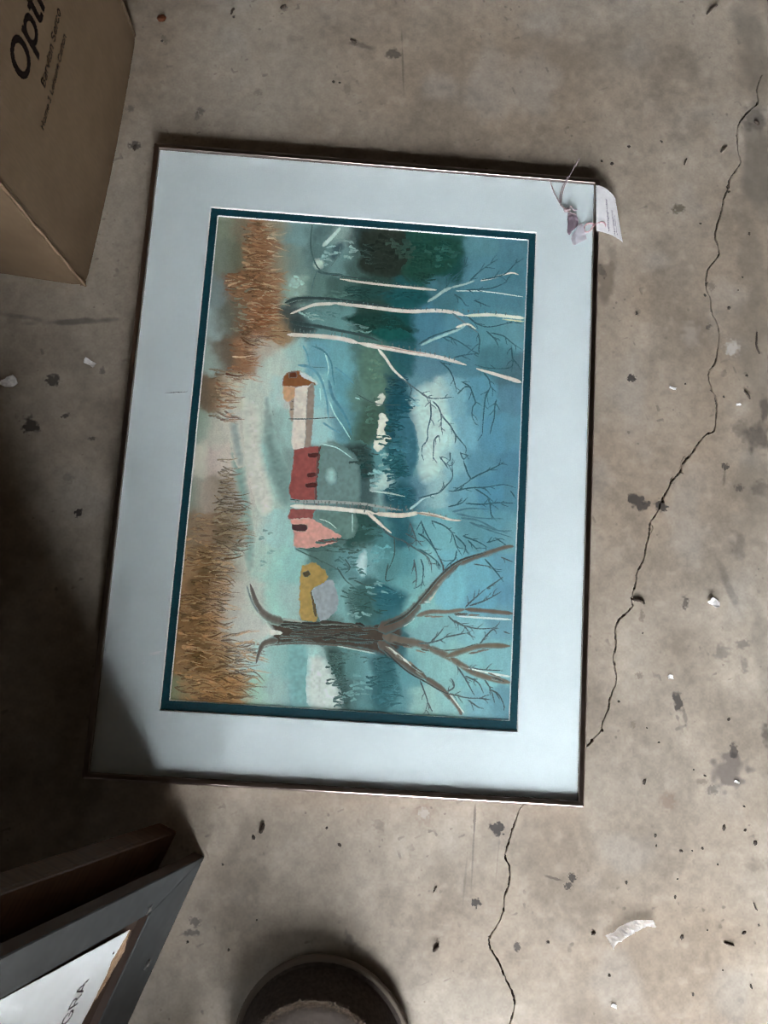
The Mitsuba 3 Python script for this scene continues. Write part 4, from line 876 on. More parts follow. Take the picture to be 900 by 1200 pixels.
DAUBS = [(526,1137,93,139,14,(13,64,84),150,46),
 (617,832,116,139,14,(17,102,137),150,42),
 (466,536,93,116,10,(11,59,69),112,38),
 (583,-212,162,186,20,(18,96,121),175,46),
 (252,-235,93,139,10,(288,522,508),112,46),
 (355,15,70,116,8,(330,538,502),100,42),
 (709,901,58,93,6,(325,562,557),100,34),
 (697,283,46,162,8,(37,136,176),112,38),
 (-637,2965,139,186,10,(329,511,487),112,57),
 (-339,3120,93,162,8,(364,539,492),112,57),
 (-1029,2478,116,162,10,(544,759,690),112,76),
 (-472,2393,162,58,12,(111,215,184),138,38),
 (-633,2085,209,58,12,(119,263,255),150,34),
 (-811,2020,162,58,10,(394,607,556),150,30),
 (-132,1907,186,70,10,(193,341,307),150,34),
 (-1316,382,116,348,10,(348,520,452),100,76),
 (-1543,-1074,58,464,14,(349,468,390),112,57),
 (-1175,-1284,116,348,8,(294,525,459),88,46),
 (-1796,-855,116,116,10,(459,387,281),125,76),
 (159,3095,302,255,40,(19,28,22),150,95),
 (402,3181,232,162,20,(45,85,65),125,76),
 (841,3112,348,232,50,(13,62,46),150,76),
 (1029,3101,255,186,20,(41,133,108),112,57),
 (737,2750,162,93,12,(15,56,44),125,57),
 (-108,2448,290,81,22,(16,58,53),150,46),
 (447,2441,302,70,18,(12,80,84),150,46),
 (166,2020,325,93,26,(11,51,41),150,49),
 (481,1071,104,162,18,(13,75,98),162,49),
 (504,700,116,278,34,(13,79,106),162,46),
 (355,381,93,162,10,(19,71,60),112,38),
 (602,276,116,162,12,(45,174,220),150,49),
 (501,-36,139,209,24,(14,87,102),150,49),
 (145,-61,139,209,16,(15,54,50),125,57),
 (645,-448,162,116,16,(18,100,126),175,57),
 (54,54,186,162,16,(42,71,61),112,46),
 (140,735,93,232,10,(87,178,127),112,57),
 (152,1297,93,186,10,(176,314,223),112,57),
 (151,-864,162,116,16,(30,85,68),125,49),
 (300,-973,162,93,14,(56,149,139),138,42),
 (-153,-1216,302,93,20,(65,131,113),138,38),
 (-16,-1499,232,162,22,(81,186,175),112,38),
 (438,-1294,186,139,14,(157,407,421),138,57),
 (129,-1919,209,162,24,(51,125,108),150,42),
 (498,-1872,232,139,26,(30,143,173),175,46),
 (255,-2061,209,93,14,(37,93,79),138,42),
 (118,-2104,186,58,8,(278,477,445),112,38),
 (351,-1766,162,93,8,(238,458,445),112,38),
 (-126,-2881,116,209,44,(38,87,76),112,34),
 (9,-3175,104,209,36,(46,110,102),112,30),
 (-68,-2731,116,93,16,(62,119,105),112,34),
 (159,-2694,162,104,10,(125,257,243),112,38),
 (517,-2898,186,255,34,(34,118,131),175,42),
 (615,-3172,162,162,20,(47,161,182),162,46),
 (262,-3026,139,186,10,(208,419,407),125,46),
 (127,-3235,93,93,8,(204,386,367),100,38),
 (583,-2668,139,46,8,(25,89,93),175,38)]
GRASSES = [([-1918,3410,-1722,3427,-1565,1606,-1756,1591],60,139,[(160,85,43),(122,66,35),(213,118,60)]),
 ([-2385,-1481,-1995,-1455,-1812,-3373,-2192,-3395],90,139,[(178,99,39),(265,150,66),(142,86,42)]),
 ([-1718,3374,-1448,3397,-1301,1626,-1565,1606],70,174,[(598,451,282),(402,238,123),(691,573,393)]),
 ([-2006,-1339,-1753,-1322,-1668,-2241,-1918,-2257],40,209,[(687,499,293),(177,94,40)]),
 ([-1771,-2610,-1317,-2582,-1250,-3339,-1700,-3366],60,232,[(628,413,197),(153,87,35),(434,257,110)]),
 ([-1943,3408,-1624,3435,-1564,2733,-1880,2707],70,174,[(412,203,98),(290,135,65),(483,264,139),(594,415,259),(190,97,49),(311,149,74)]),
 ([-2113,2585,-1871,2604,-1842,2284,-2084,2265],40,162,[(419,207,99),(295,138,66),(492,270,141),(604,424,263),(194,99,49),(317,152,75)]),
 ([-1907,2731,-1445,2768,-1349,1623,-1804,1588],150,186,[(394,194,93),(277,129,62),(462,253,133),(567,397,248),(182,93,46),(298,142,70)]),
 ([-2029,2462,-1787,2482,-1720,1720,-1959,1702],30,139,[(221,228,160),(322,330,243)]),
 ([-1998,1598,-1663,1624,-1610,1026,-1943,1001],60,162,[(398,197,94),(281,131,63),(467,257,134),(574,403,251),(184,94,47),(301,144,71)]),
 ([-1816,1713,-1624,1728,-1608,1552,-1800,1537],24,209,[(140,69,35),(243,116,54),(401,218,113)]),
 ([-2111,1014,-1874,1031,-1818,419,-2054,402],44,174,[(411,204,97),(289,136,65),(482,266,139),(592,417,259),(190,97,49),(310,149,73)]),
 ([-2246,1178,-2080,1190,-2011,454,-2176,442],22,139,[(284,211,132),(208,148,86)]),
 ([-1957,-125,-1793,-114,-1746,-638,-1908,-649],34,139,[(170,122,62),(282,203,110),(385,296,183),(107,78,41)]),
 ([-1980,-630,-1655,-608,-1586,-1370,-1908,-1391],90,209,[(172,123,63),(284,205,111),(388,299,185),(108,79,41)]),
 ([-2328,-891,-2074,-874,-2007,-1572,-2259,-1589],50,151,[(522,352,195),(366,230,117),(285,208,127)]),
 ([-2171,-1304,-1803,-1279,-1732,-2039,-2097,-2062],100,209,[(355,209,89),(237,130,55),(488,300,140),(141,77,33),(571,383,208),(186,104,45)]),
 ([-2316,-1939,-1951,-1915,-1873,-2729,-2234,-2752],90,174,[(420,249,106),(280,155,66),(577,357,167),(167,91,40),(676,456,247),(220,124,54)]),
 ([-2088,-1924,-1768,-1903,-1692,-2718,-2009,-2738],80,197,[(370,218,93),(247,136,58),(509,313,147),(147,80,35),(597,400,217),(194,109,47)]),
 ([-1982,-2544,-1483,-2513,-1406,-3371,-1899,-3400],140,232,[(353,208,88),(236,129,55),(485,298,140),(141,76,33),(569,380,207),(185,103,45)]),
 ([-2282,-2732,-1920,-2710,-1856,-3375,-2214,-3397],50,151,[(466,277,117),(311,173,73),(640,397,186),(185,101,44),(750,507,275),(244,138,60)])]
BLADES = [((169,103,44),41,5,[-1737,-1496,-1588,-1475,-1442,-1418]),
 ((168,135,79),23,5,[-1701,-611,-1578,-608,-1459,-570]),
 ((184,138,74),28,5,[-1728,-827,-1572,-816,-1418,-770]),
 ((177,127,63),28,5,[-1732,-1039,-1578,-1070,-1427,-1066]),
 ((180,89,35),39,5,[-1888,-2572,-1766,-2536,-1647,-2467]),
 ((116,70,33),23,5,[-1618,-2781,-1477,-2829,-1339,-2843]),
 ((131,78,38),23,5,[-1528,-3022,-1393,-3003,-1262,-2950]),
 ((88,57,33),19,5,[-1454,-2962,-1318,-3026,-1184,-3057]),
 ((131,86,46),17,5,[-1503,-3043,-1315,-3121,-1129,-3165]),
 ((207,113,45),35,5,[-1736,-2979,-1573,-2902,-1412,-2791]),
 ((282,309,262),17,5,[-1193,-2687,-1278,-2698,-1366,-2675]),
 ((875,670,456),35,5,[-1880,1355,-1724,1361,-1571,1404]),
 ((155,64,30),46,5,[-1952,1100,-1795,1081,-1641,1099]),
 ((139,62,30),46,5,[-1759,1616,-1657,1561,-1559,1543]),
 ((216,115,60),23,5,[-1970,518,-1859,477,-1752,473]),
 ((455,279,141),30,5,[-1635,-2602,-1499,-2650,-1367,-2664])]

# ---------------------------------------------------------------- the garage: floor with its crack, walls, ceiling, door opening
def stains_and_strip(p, col):
    for (x, y, rx, ry, a, c, amount, soft) in STAINS_AND_STRIP:
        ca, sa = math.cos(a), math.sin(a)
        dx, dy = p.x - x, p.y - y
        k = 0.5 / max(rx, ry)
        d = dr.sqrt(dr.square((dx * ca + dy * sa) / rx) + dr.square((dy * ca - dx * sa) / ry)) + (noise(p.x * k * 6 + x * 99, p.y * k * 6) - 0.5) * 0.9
        col = mix(col, STAIN_STRIP_COLORS[c], amount * (1 - smoothstep(1 - soft, 1 + soft, d)))
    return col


def concrete(p, n, uv):
    a = fbm(p.x * 5 + 3, p.y * 5, 0.3, 4)
    b = fbm(p.x * 21, p.y * 19 + 7, 1.7, 3)
    g = noise(p.x * 420, p.y * 420)
    g2 = noise(p.x * 130 + 5, p.y * 130)
    col = mix((0.266, 0.212, 0.161), (0.350, 0.302, 0.247), smoothstep(0.3, 0.7, a))
    col = col * (0.80 + 0.40 * b)
    col = mix(col, (0.200, 0.165, 0.130), 0.45 * smoothstep(0.56, 0.72, fbm(p.x * 9 + 40, p.y * 9 + 11, 0.0, 3)))
    col = mix(col, (0.36, 0.34, 0.31), 0.28 * smoothstep(0.58, 0.78, fbm(p.x * 13 + 4, p.y * 12 + 31, 0.0, 3)))
    m = fbm(p.x * 70 + 3, p.y * 70, 5.0, 3)
    col = col * (0.77 + 0.14 * g + 0.14 * g2 + 0.22 * m)
    col = mix(col, (0.42, 0.39, 0.35), 0.14 * smoothstep(0.62, 0.82, m))
    col = mix(col, (0.09, 0.075, 0.06), 0.45 * smoothstep(0.84, 0.97, noise(p.x * 133 + p.y * 61 + 9, p.y * 133 - p.x * 61 + 3)) * smoothstep(0.50, 0.66, b))
    return stains_and_strip(p, col)


def concrete_relief(p, n, uv):
    return 0.0006 * fbm(p.x * 60, p.y * 60, 0.0, 3) + 0.00025 * noise(p.x * 500, p.y * 500)


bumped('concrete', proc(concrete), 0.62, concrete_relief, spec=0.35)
mat('crack_dirt', (0.035, 0.028, 0.022), 0.9, 0.1)
rng = random.Random(7)


def crack_shape(pts, width):
    p = spline(pts, 5)
    out = []
    for i in range(len(p) - 1):
        w = width * (0.45 + 1.1 * rng.random() ** 1.6)
        j = np.array([rng.uniform(-1, 1), rng.uniform(-1, 1)]) * 0.0006
        out.append(LineString([p[i], p[i + 1] + j]).buffer(w / 2, quad_segs=2))
        p[i + 1] = p[i + 1] + j
    return unary_union(out)


crack = unary_union([crack_shape(c, w) for c, w in CRACKS] + [Point(x, y).buffer(r, quad_segs=2) for x, y, r in CRACK_CHIPS]).simplify(0.00025)
slab = sbox(-1.9, SOUTH_Y - 0.2, 3.2, 2.2).difference(crack)
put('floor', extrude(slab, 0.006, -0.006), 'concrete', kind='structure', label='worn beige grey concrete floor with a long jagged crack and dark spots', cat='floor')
put('floor__crack_bed', boxm(-1.9, 3.2, SOUTH_Y - 0.2, 2.2, -0.05, -0.0045), 'crack_dirt')
mat('wall_board', (0.060, 0.052, 0.045), 0.8, 0.2)
mat('rafter_wood', (0.055, 0.042, 0.031), 0.8, 0.2)
for key, m in (('wall_north', boxm(-1.9, 3.2, 2.1, 2.2, 0, 2.6)), ('wall_west', boxm(-2.0, -1.9, SOUTH_Y, 2.2, 0, 2.6)), ('wall_east', boxm(3.1, 3.2, SOUTH_Y, 2.2, 0, 2.6)),
               ('wall_south', trimesh.util.concatenate([boxm(-1.9, DOOR_X0, SOUTH_Y - 0.1, SOUTH_Y, 0, 2.6), boxm(DOOR_X1, 3.2, SOUTH_Y - 0.1, SOUTH_Y, 0, 2.6), boxm(DOOR_X0, DOOR_X1, SOUTH_Y - 0.1, SOUTH_Y, DOOR_H, 2.6)])),
               ('ceiling', boxm(-1.9, 3.2, SOUTH_Y - 0.1, 2.2, 2.6, 2.68))):
    put(key, m, 'rafter_wood' if key == 'ceiling' else 'wall_board', kind='structure')

# ---------------------------------------------------------------- the framed watercolour
W2, L2, HF, RW = 0.3270, 0.4448, 0.020, 0.0085
FP = thing('framed_painting', 'framed winter landscape watercolor with birches and red barn, lying on the concrete floor', 'painting')


def wear(p, n, uv):
    return 0.12 + 0.22 * fbm(p.x * 90, p.y * 90, p.z * 90, 3)


def gilt(p, n, uv):
    return mix((0.22, 0.175, 0.155), (0.36, 0.30, 0.27), fbm(p.x * 14, p.y * 14, p.z * 60, 3))


scene['gilt'] = {'type': 'principled', 'base_color': proc(gilt), 'metallic': 1.0, 'roughness': proc(wear), 'specular': 0.5}
# section of the rail: (inward offset from the outer face, height)
SEC = [(0, 0), (0, 0.0150)] + [(0.0040 - 0.0040 * math.cos(a), 0.0155 + 0.0045 * math.sin(a)) for a in np.linspace(0.1, math.pi / 2, 6)] + \
      [(RW - 0.0012, HF), (RW - 0.0004, HF - 0.0004), (RW, HF - 0.0012), (RW, 0.0138), (RW - 0.003, 0.0138), (RW - 0.003, 0)]


def rail(c0, c1, inward, along):
    v = []
    for c, s in ((c0, 1), (c1, -1)):
        for o, z in SEC:
            v.append([c[0] + inward[0] * o + along[0] * o * s, c[1] + inward[1] * o + along[1] * o * s, z])
    n = len(SEC)
    f = []
    for i in range(n):
        j = (i + 1) % n
        f += [[i, j, n + j], [i, n + j, n + i]]
    cap = trimesh.creation.triangulate_polygon(Polygon(SEC), engine='earcut')
    tri = np.array(cap[1])
    idx = [int(np.argmin([math.hypot(a - o, b - z) for o, z in SEC])) for a, b in cap[0]]
    tri = np.array(idx)[tri]
    f += tri.tolist() + (tri[:, ::-1] + n).tolist()
    m = trimesh.Trimesh(v, f, process=False)
    m.fix_normals()
    return m


CN = [(-W2, L2), (W2, L2), (W2, -L2), (-W2, -L2)]
for c0, c1, inw in ((CN[0], CN[1], (0, -1)), (CN[1], CN[2], (-1, 0)), (CN[2], CN[3], (0, 1)), (CN[3], CN[0], (1, 0))):
    al = np.sign(np.array(c1) - np.array(c0))
    put(FP + '__rail', rail(c0, c1, inw, al), 'gilt', smooth=40)


def mat_board(p, n, uv):
    g = noise(p.x * 900, p.y * 900)
    f = fbm(p.x * 30, p.y * 30, 0.0, 3)
    return mi.Color3f(0.735, 0.825, 0.845) * (0.95 + 0.05 * g + 0.04 * f)


mat('mat_board', proc(mat_board), 0.8, 0.2)
mat('mat_core', (0.86, 0.88, 0.86), 0.8, 0.2)
mat('teal_board', proc(lambda p, n, uv: mi.Color3f(0.006, 0.052, 0.072) * (0.85 + 0.3 * noise(p.x * 700, p.y * 700))), 0.75, 0.25)


def ring(outer, inner, z0, z1, bevel):
    """A window mat: a flat board, and the bevel cut of its opening as a second mesh."""
    top = shapely.difference(outer, inner)
    m = extrude(top, z1 - z0, z0)
    lo = inner.buffer(-bevel, join_style=2)
    a, b = np.array(inner.exterior.coords)[:-1], np.array(lo.exterior.coords)[:-1]
    k = [int(np.argmin(np.hypot(*(b - q).T))) for q in a]
    v = np.vstack([np.c_[a, np.full(4, z1)], np.c_[b[k], np.full(4, z0)], np.c_[a, np.full(4, z0)]])
    f = []
    for i in range(4):
        j = (i + 1) % 4
        f += [[i, j, 4 + j], [i, 4 + j, 4 + i], [i, 8 + j, j], [i, 8 + i, 8 + j], [4 + i, 4 + j, 8 + j], [4 + i, 8 + j, 8 + i]]
    bm = trimesh.Trimesh(v, f, process=False)
    bm.fix_normals()
    return m, bm


IN = sbox(-W2 + 0.006, -L2 + 0.006, W2 - 0.006, L2 - 0.006)
mo, mb = ring(IN, Polygon(MAT_OUT), 0.0105, 0.0126, 0.0012)
io, ib = ring(IN, Polygon(MAT_IN), 0.0088, 0.0104, 0.0011)
om = put(FP + '__outer_mat', mo, 'mat_board', label='pale blue grey outer mat')
put(om + '__bevel', mb, 'mat_core', label='white bevel')
im = put(FP + '__inner_mat', io, 'teal_board', label='dark teal inner mat')
put(im + '__bevel', ib, 'mat_core', label='white bevel')
PZ = 0.0086
WX = np.array(WASH, float)[:, :2] * 1e-4
WC = np.array(WASH, float)[:, 2:] * 1e-3


def wash(p, n, uv):
    """Wet washes that bleed into one another, their fronts feathered by the paper's tooth."""
    x = p.x + 0.016 * (fbm(p.x * 75, p.y * 75, 1.0, 4) - 0.5)
    y = p.y + 0.016 * (fbm(p.x * 75, p.y * 75, 9.0, 4) - 0.5)
    r, g, b, w = mi.Float(0), mi.Float(0), mi.Float(0), mi.Float(1e-12)
    for (cx, cy), c in zip(WX.tolist(), WC.tolist()):
        k = dr.exp((dr.square(x - cx) + dr.square(y - cy)) * (-1 / (2 * 0.0098 ** 2)))
        r, g, b, w = r + k * c[0], g + k * c[1], b + k * c[2], w + k
    t = 0.86 + 0.16 * noise(p.x * 900, p.y * 900) + 0.14 * (fbm(p.x * 180, p.y * 60, 4.0, 3) - 0.5) + 0.10 * (fbm(p.x * 60, p.y * 60, 2.0, 3) - 0.5)
    return mi.Color3f(r / w, g / w, b / w) * t


def wash_at(q):
    q = np.atleast_2d(q)
    k = np.exp(-((q[:, None] - WX[None]) ** 2).sum(-1) / (2 * 0.0098 ** 2)) + 1e-12
    return (k @ WC) / k.sum(1, keepdims=True)


mat('painted_paper', proc(wash), 0.85, 0.15)
mat('brush_paint', {'type': 'mesh_attribute', 'name': 'vertex_color'}, 0.85, 0.15)
aw = put(FP + '__artwork', extrude(sbox(-W2 + 0.02, -L2 + 0.02, W2 - 0.02, L2 - 0.02).intersection(sbox(-0.235, -0.352, 0.234, 0.352)), 0.001, PZ - 0.001), 'painted_paper', label='winter watercolor of bare trees, red barn and teal hills')
pr = np.random.default_rng(12)


class Paint:
    """Brush marks gathered into one sheet of paint; each mark lies a hair above the last."""

    def __init__(self):
        self.v, self.f, self.c, self.n, self.k = [], [], [], 0, 0

    def add(self, v, f, c):
        z = PZ + 0.00002 + (self.k % 60) * 1.6e-6 + self.k // 400 * 2e-5
        self.k += 1
        self.v.append(np.c_[v, np.full(len(v), z)])
        self.f.append(np.asarray(f) + self.n)
        self.c.append(np.clip(c, 0.003, 0.93))
        self.n += len(v)

    def stroke(self, col, w0, w1, pts, soft=0.6, vary=0.16, tip=True, body=0.0):
        p = spline(np.array(pts, float).reshape(-1, 2) * 1e-4, 7)
        t = np.gradient(p, axis=0)
        t /= np.linalg.norm(t, axis=1, keepdims=True) + 1e-12
        s = np.c_[-t[:, 1], t[:, 0]]
        u = np.linspace(0, 1, len(p))
        w = (w0 + (w1 - w0) * u) * 1e-4 / 2 * (1 + 0.30 * (meshkit.noise(np.c_[p * 700, u * 3]) - 0.5))
        if tip:
            w = w * np.minimum(1, np.minimum(u, 1 - u) * 9 + 0.25)
        col = np.array(col) * 1e-3
        rows = []
        cols = []
        base = wash_at(p)
        g = 1 + vary * 2 * (meshkit.noise(np.c_[p * 420, np.full(len(p), self.k % 9)]) - 0.5)[:, None]
        for a, m in ((-1, soft), (-0.62, 0.12), (0, 0.0), (0.62, 0.06), (1, soft)):
            rows.append(p + s * (w * a)[:, None])
            m = m + body * (1 - m)
            cols.append((col * (1 - m) + base * m) * g * (1.06 - 0.06 * a))
        n = len(p)
        f = []
        for r in range(4):
            for i in range(n - 1):
                a, b = r * n + i, (r + 1) * n + i
                f += [[a, a + 1, b + 1], [a, b + 1, b]]
        self.add(np.vstack(rows), f, np.vstack(cols))

    def blot(self, col, soft, pts, vary=0.22):
        P = spline(np.array(pts, float).reshape(-1, 2)[list(range(len(pts) // 2)) + [0]] * 1e-4, 5)
        poly = Polygon(P).buffer(0)
        s = soft * 1e-4
        rings = []
        for d, m in (((s * 0.3, 0.35), (-s * 0.3, 0.0)) if soft <= 33 else ((s * 0.6, 0.95), (0.0, 0.45), (-s * 0.6, 0.06))):
            g = poly.buffer(d)
            g = max(getattr(g, 'geoms', [g]), key=lambda q: q.area)
            if g.is_empty or g.area < 1e-8:
                continue
            q = np.array(g.exterior.coords)
            L = np.r_[0, np.cumsum(np.linalg.norm(np.diff(q, axis=0), axis=1))]
            k = np.linspace(0, L[-1], max(24, int(L[-1] / 0.0011)), endpoint=False)
            q = np.c_[np.interp(k, L, q[:, 0]), np.interp(k, L, q[:, 1])]
            q += (np.c_[meshkit.fbm(np.c_[q * 330, np.full(len(q), 1.0)], 3), meshkit.fbm(np.c_[q * 330, np.full(len(q), 7.0)], 3)] - 0.5) * min(s * 1.3, 0.004)
            rings.append((q, m))
        V, M = np.vstack([q for q, _ in rings]), np.concatenate([np.full(len(q), m) for q, m in rings])
        inner = Polygon(rings[-1][0]).buffer(0)
        x0, y0, x1, y1 = inner.bounds
        gx, gy = np.meshgrid(np.arange(x0, x1, 0.0016), np.arange(y0, y1, 0.0016))
        G = np.c_[gx.ravel(), gy.ravel()] + pr.uniform(-3e-4, 3e-4, (gx.size, 2))
        if len(G):
            G = G[shapely.contains_xy(inner.buffer(-0.0005), G[:, 0], G[:, 1])]
            V, M = np.vstack([V, G]), np.concatenate([M, np.zeros(len(G))])
        from scipy.spatial import Delaunay
        tri = Delaunay(V).simplices
        cen = V[tri].mean(1)
        out = Polygon(rings[0][0]).buffer(0)
        tri = tri[shapely.contains_xy(out, cen[:, 0], cen[:, 1])]
        col = np.array(col) * 1e-3
        g = 1 + vary * 2 * (meshkit.fbm(np.c_[V * 260, np.full(len(V), self.k % 7)], 3) - 0.5)[:, None]
        self.add(V, tri, (col * (1 - M[:, None]) + wash_at(V) * M[:, None]) * g)

    def daubs(self, x, y, rx, ry, n, col, ln, w):
        for _ in range(n):
            a, r = pr.uniform(0, 2 * math.pi), math.sqrt(pr.random())
            cx, cy = x + rx * r * math.cos(a), y + ry * r * math.sin(a)
            L, d = ln * pr.uniform(0.5, 1.25), pr.normal(0, 0.28)
            c = np.array(col) * pr.uniform(0.78, 1.25)
            dx, dy = L / 2 * math.cos(d), L / 2 * math.sin(d)
            self.stroke(c, w * pr.uniform(0.7, 1.5), w * 0.35, [cx - dx, cy - dy, cx + pr.normal(0, 6), cy + pr.normal(0, 8), cx + dx, cy + dy], soft=0.92, body=0.10)

    def grass(self, quad, n, ln, pal):
        q = np.array(quad, float).reshape(4, 2)
        for _ in range(n):
            u, v = pr.random(), pr.random()
            p = (q[0] * (1 - u) + q[1] * u) * (1 - v) + (q[3] * (1 - u) + q[2] * u) * v
            L, d = ln * pr.uniform(0.6, 1.6), pr.normal(0.0, 0.20)
            c = np.array(pal[int(pr.integers(len(pal)))]) * pr.uniform(0.72, 1.25)
            bend = pr.normal(0, 0.10) * L
            e = p + L * np.array([math.cos(d), math.sin(d)])
            m = (p + e) / 2 + [-bend * math.sin(d), bend * math.cos(d)]
            self.stroke(c, pr.uniform(18, 50), 6, [*p, *m, *e], soft=0.85, body=0.16)

    def build(self, key, label):
        m = trimesh.Trimesh(np.vstack(self.v), np.vstack(self.f), process=False)
        fl = np.cross(m.vertices[m.faces[:, 1]] - m.vertices[m.faces[:, 0]], m.vertices[m.faces[:, 2]] - m.vertices[m.faces[:, 0]])[:, 2] < 0
        F = np.array(m.faces)
        F[fl] = F[fl][:, ::-1]
        put(key, (np.array(m.vertices), F), 'brush_paint', color=np.vstack(self.c), kind='stuff', label=label)


pa = Paint()
for c, so, q in BLOTS[:35]:
    pa.blot(c, so, q)
for d in DAUBS:
    pa.daubs(*d)
for c, so, q in BLOTS[35:]:
    pa.blot(c, so, q)
for g in GRASSES:
    pa.grass(*g)
for c, a, b, q in BLADES:
    pa.stroke(c, a, b, q)
for c, a, b, q in STROKES:
    pa.stroke(c, a, b, q)
pa.build(aw + '__brush_marks', 'painted trees, grass, barn and twigs')
scene['clear_glass'] = {'type': 'thindielectric', 'int_ior': 1.5}
gl = trimesh.Trimesh([[-W2 + .006, -L2 + .006, .0134], [W2 - .006, -L2 + .006, .0134], [W2 - .006, L2 - .006, .0134], [-W2 + .006, L2 - .006, .0134]], [[0, 1, 2], [0, 2, 3]])
put(FP + '__glass', gl, 'clear_glass', label='clear glass sheet')
mat('scratch_white', (0.85, 0.88, 0.9), 0.7, 0.3)
mat('pencil', (0.10, 0.11, 0.13), 0.8, 0.2)


def streak(pts, w, z, h=0.00006, taper=True):
    """A thin tapering mark on a flat surface."""
    p = spline(pts, 6)
    t = np.gradient(p, axis=0)
    t /= np.linalg.norm(t, axis=1, keepdims=True)
    k = np.sin(np.linspace(0.12, math.pi - 0.12, len(p)))[:, None] if taper else np.ones((len(p), 1))
    s = np.c_[-t[:, 1], t[:, 0]] * w / 2 * k
    return extrude(Polygon(np.vstack([p + s, (p - s)[::-1]])).buffer(0), h, z)


glass = FP + '__glass'
for s, w in zip(SCRATCH, (0.0022, 0.0016, 0.0010)):
    put(glass + '__scratch', streak(s, w, 0.01341), 'scratch_white', label='white scuff')
put(FP + '__outer_mat__pencil_line', streak(PENCIL, 0.0011, 0.0126), 'pencil', label='dark pencil line')
d = trimesh.creation.icosphere(2, 0.0032)
d.vertices *= [1.0, 1.0, 0.35]
d.vertices += (meshkit.noise(d.vertices * 400, 3)[:, None] - 0.5) * 0.0014
d.apply_translation([DENT[0][0], DENT[0][1], 0.0138])
put(glass + '__chip', d, 'scratch_white', smooth=True, label='small white chip')

# ---------------------------------------------------------------- the cardboard box


def board(p, n, uv):
    g = noise(p.x * 800, p.y * 800, p.z * 90)
    f = fbm(p.x * 24, p.y * 24, p.z * 24, 3)
    return mix((0.094, 0.062, 0.037), (0.122, 0.083, 0.051), f) * (0.92 + 0.12 * g)


def flutes(p, n, uv):
    return 0.00012 * dr.sin(p.y * 900) + 0.0008 * fbm(p.x * 14, p.y * 14, p.z * 14, 2)


bumped('cardboard', proc(board), 0.75, flutes, spec=0.2)
mat('kraft_edge', (0.20, 0.130, 0.085), 0.85, 0.15)
mat('box_ink', (0.010, 0.007, 0.006), 1.0, 0.0)
BX = thing('cardboard_box', 'brown cardboard box with large black lettering standing on the concrete floor', 'box')
BO, BD = np.array([-0.407, 0.227, 0.0]), np.array([0.0715, 0.997, 0.0]) / math.hypot(0.0715, 0.997)
BN = np.array([BD[1], -BD[0], 0.0])
BL, BH, BW, BT = 0.405, 0.42, 0.42, 0.004


def box_panel(o, along, out, length, bulge, key_part, label=None):
    """One wall of the box, standing on its lower edge, gently bulging outwards."""
    nu, nv = 24, 16
    s, z = np.meshgrid(np.linspace(0, length, nu), np.linspace(0, BH, nv), indexing='ij')
    b = bulge * np.sin(math.pi * s / length) * (0.75 + 0.25 * np.sin(math.pi * z / BH))
    r = 0.003
    edge = np.minimum(s, length - s)
    b = b - np.where(edge < r, r - np.sqrt(np.maximum(r * r - (r - edge) ** 2, 0)), 0)
    P = o + s[..., None] * along + b[..., None] * out
    P[..., 2] = z
    Q = P - out * BT
    v = np.vstack([P.reshape(-1, 3), Q.reshape(-1, 3)])
    f, n = [], nu * nv
    for i in range(nu - 1):
        for j in range(nv - 1):
            a = i * nv + j
            f += [[a, a + nv, a + nv + 1], [a, a + nv + 1, a + 1], [n + a, n + a + nv + 1, n + a + nv], [n + a, n + a + 1, n + a + nv + 1]]
    rim = [i * nv for i in range(nu)] + [(nu - 1) * nv + j for j in range(1, nv)] + [i * nv + nv - 1 for i in range(nu - 2, -1, -1)] + [j for j in range(nv - 2, 0, -1)]
    for a, b2 in zip(rim, rim[1:] + rim[:1]):
        f += [[a, n + a, n + b2], [a, n + b2, b2]]
    m = trimesh.Trimesh(v, f, process=False)
    m.fix_normals()
    return put(BX + '__' + key_part, m, 'cardboard', smooth=50, label=label)


side = box_panel(BO, BD, BN, BL, 0.0055, 'side_panel', 'side panel with printed black lettering')
SV = np.array([-0.9952, 0.0979, 0.0])
box_panel(BO, SV, -BD, BW, 0.004, 'side_panel')
box_panel(BO + SV * BW, BD, -BN, BL, 0.003, 'side_panel')
box_panel(BO + BD * BL, SV, BD, BW, 0.003, 'side_panel')
for k in (0, 1):
    o = BO + (BD * BL / 2 + BD * 0.001) * k
    fl = Polygon([tuple((o + a)[:2]) for a in (BD * 0, BD * (BL / 2 - 0.001), BD * (BL / 2 - 0.001) + SV * BW, SV * BW)])
    put(BX + '__flap', extrude(fl, 0.004, BH), 'cardboard')
# folded-in corner crease: a pale worn ridge along the upright edge
ridge = tube([[BO[0] + 0.0006 * math.sin(k * 1.7), BO[1] + 0.0005, 0.0 + BH * k / 24] for k in range(25)], [0.0016 + 0.0006 * math.sin(k * 2.3) for k in range(25)], 6)
put(side + '__worn_edge', ridge, 'kraft_edge', smooth=True, label='pale worn corner edge')


def lettering(text, height, s, z, rise, bold=False):
    m = meshkit.text_mesh(text, height, 0.0003, bold)
    sa = math.atan2(rise, 1)
    v = np.array(m.vertices)
    x, y = s + v[:, 0] * math.cos(sa) - v[:, 1] * math.sin(sa), z + v[:, 0] * math.sin(sa) + v[:, 1] * math.cos(sa)
    b = 0.0055 * np.sin(math.pi * x / BL) * (0.75 + 0.25 * np.sin(math.pi * y / BH))
    m.vertices = BO + x[:, None] * BD + np.c_[0 * x, 0 * x, y] + (b + 0.00025 + v[:, 2])[:, None] * BN
    return m


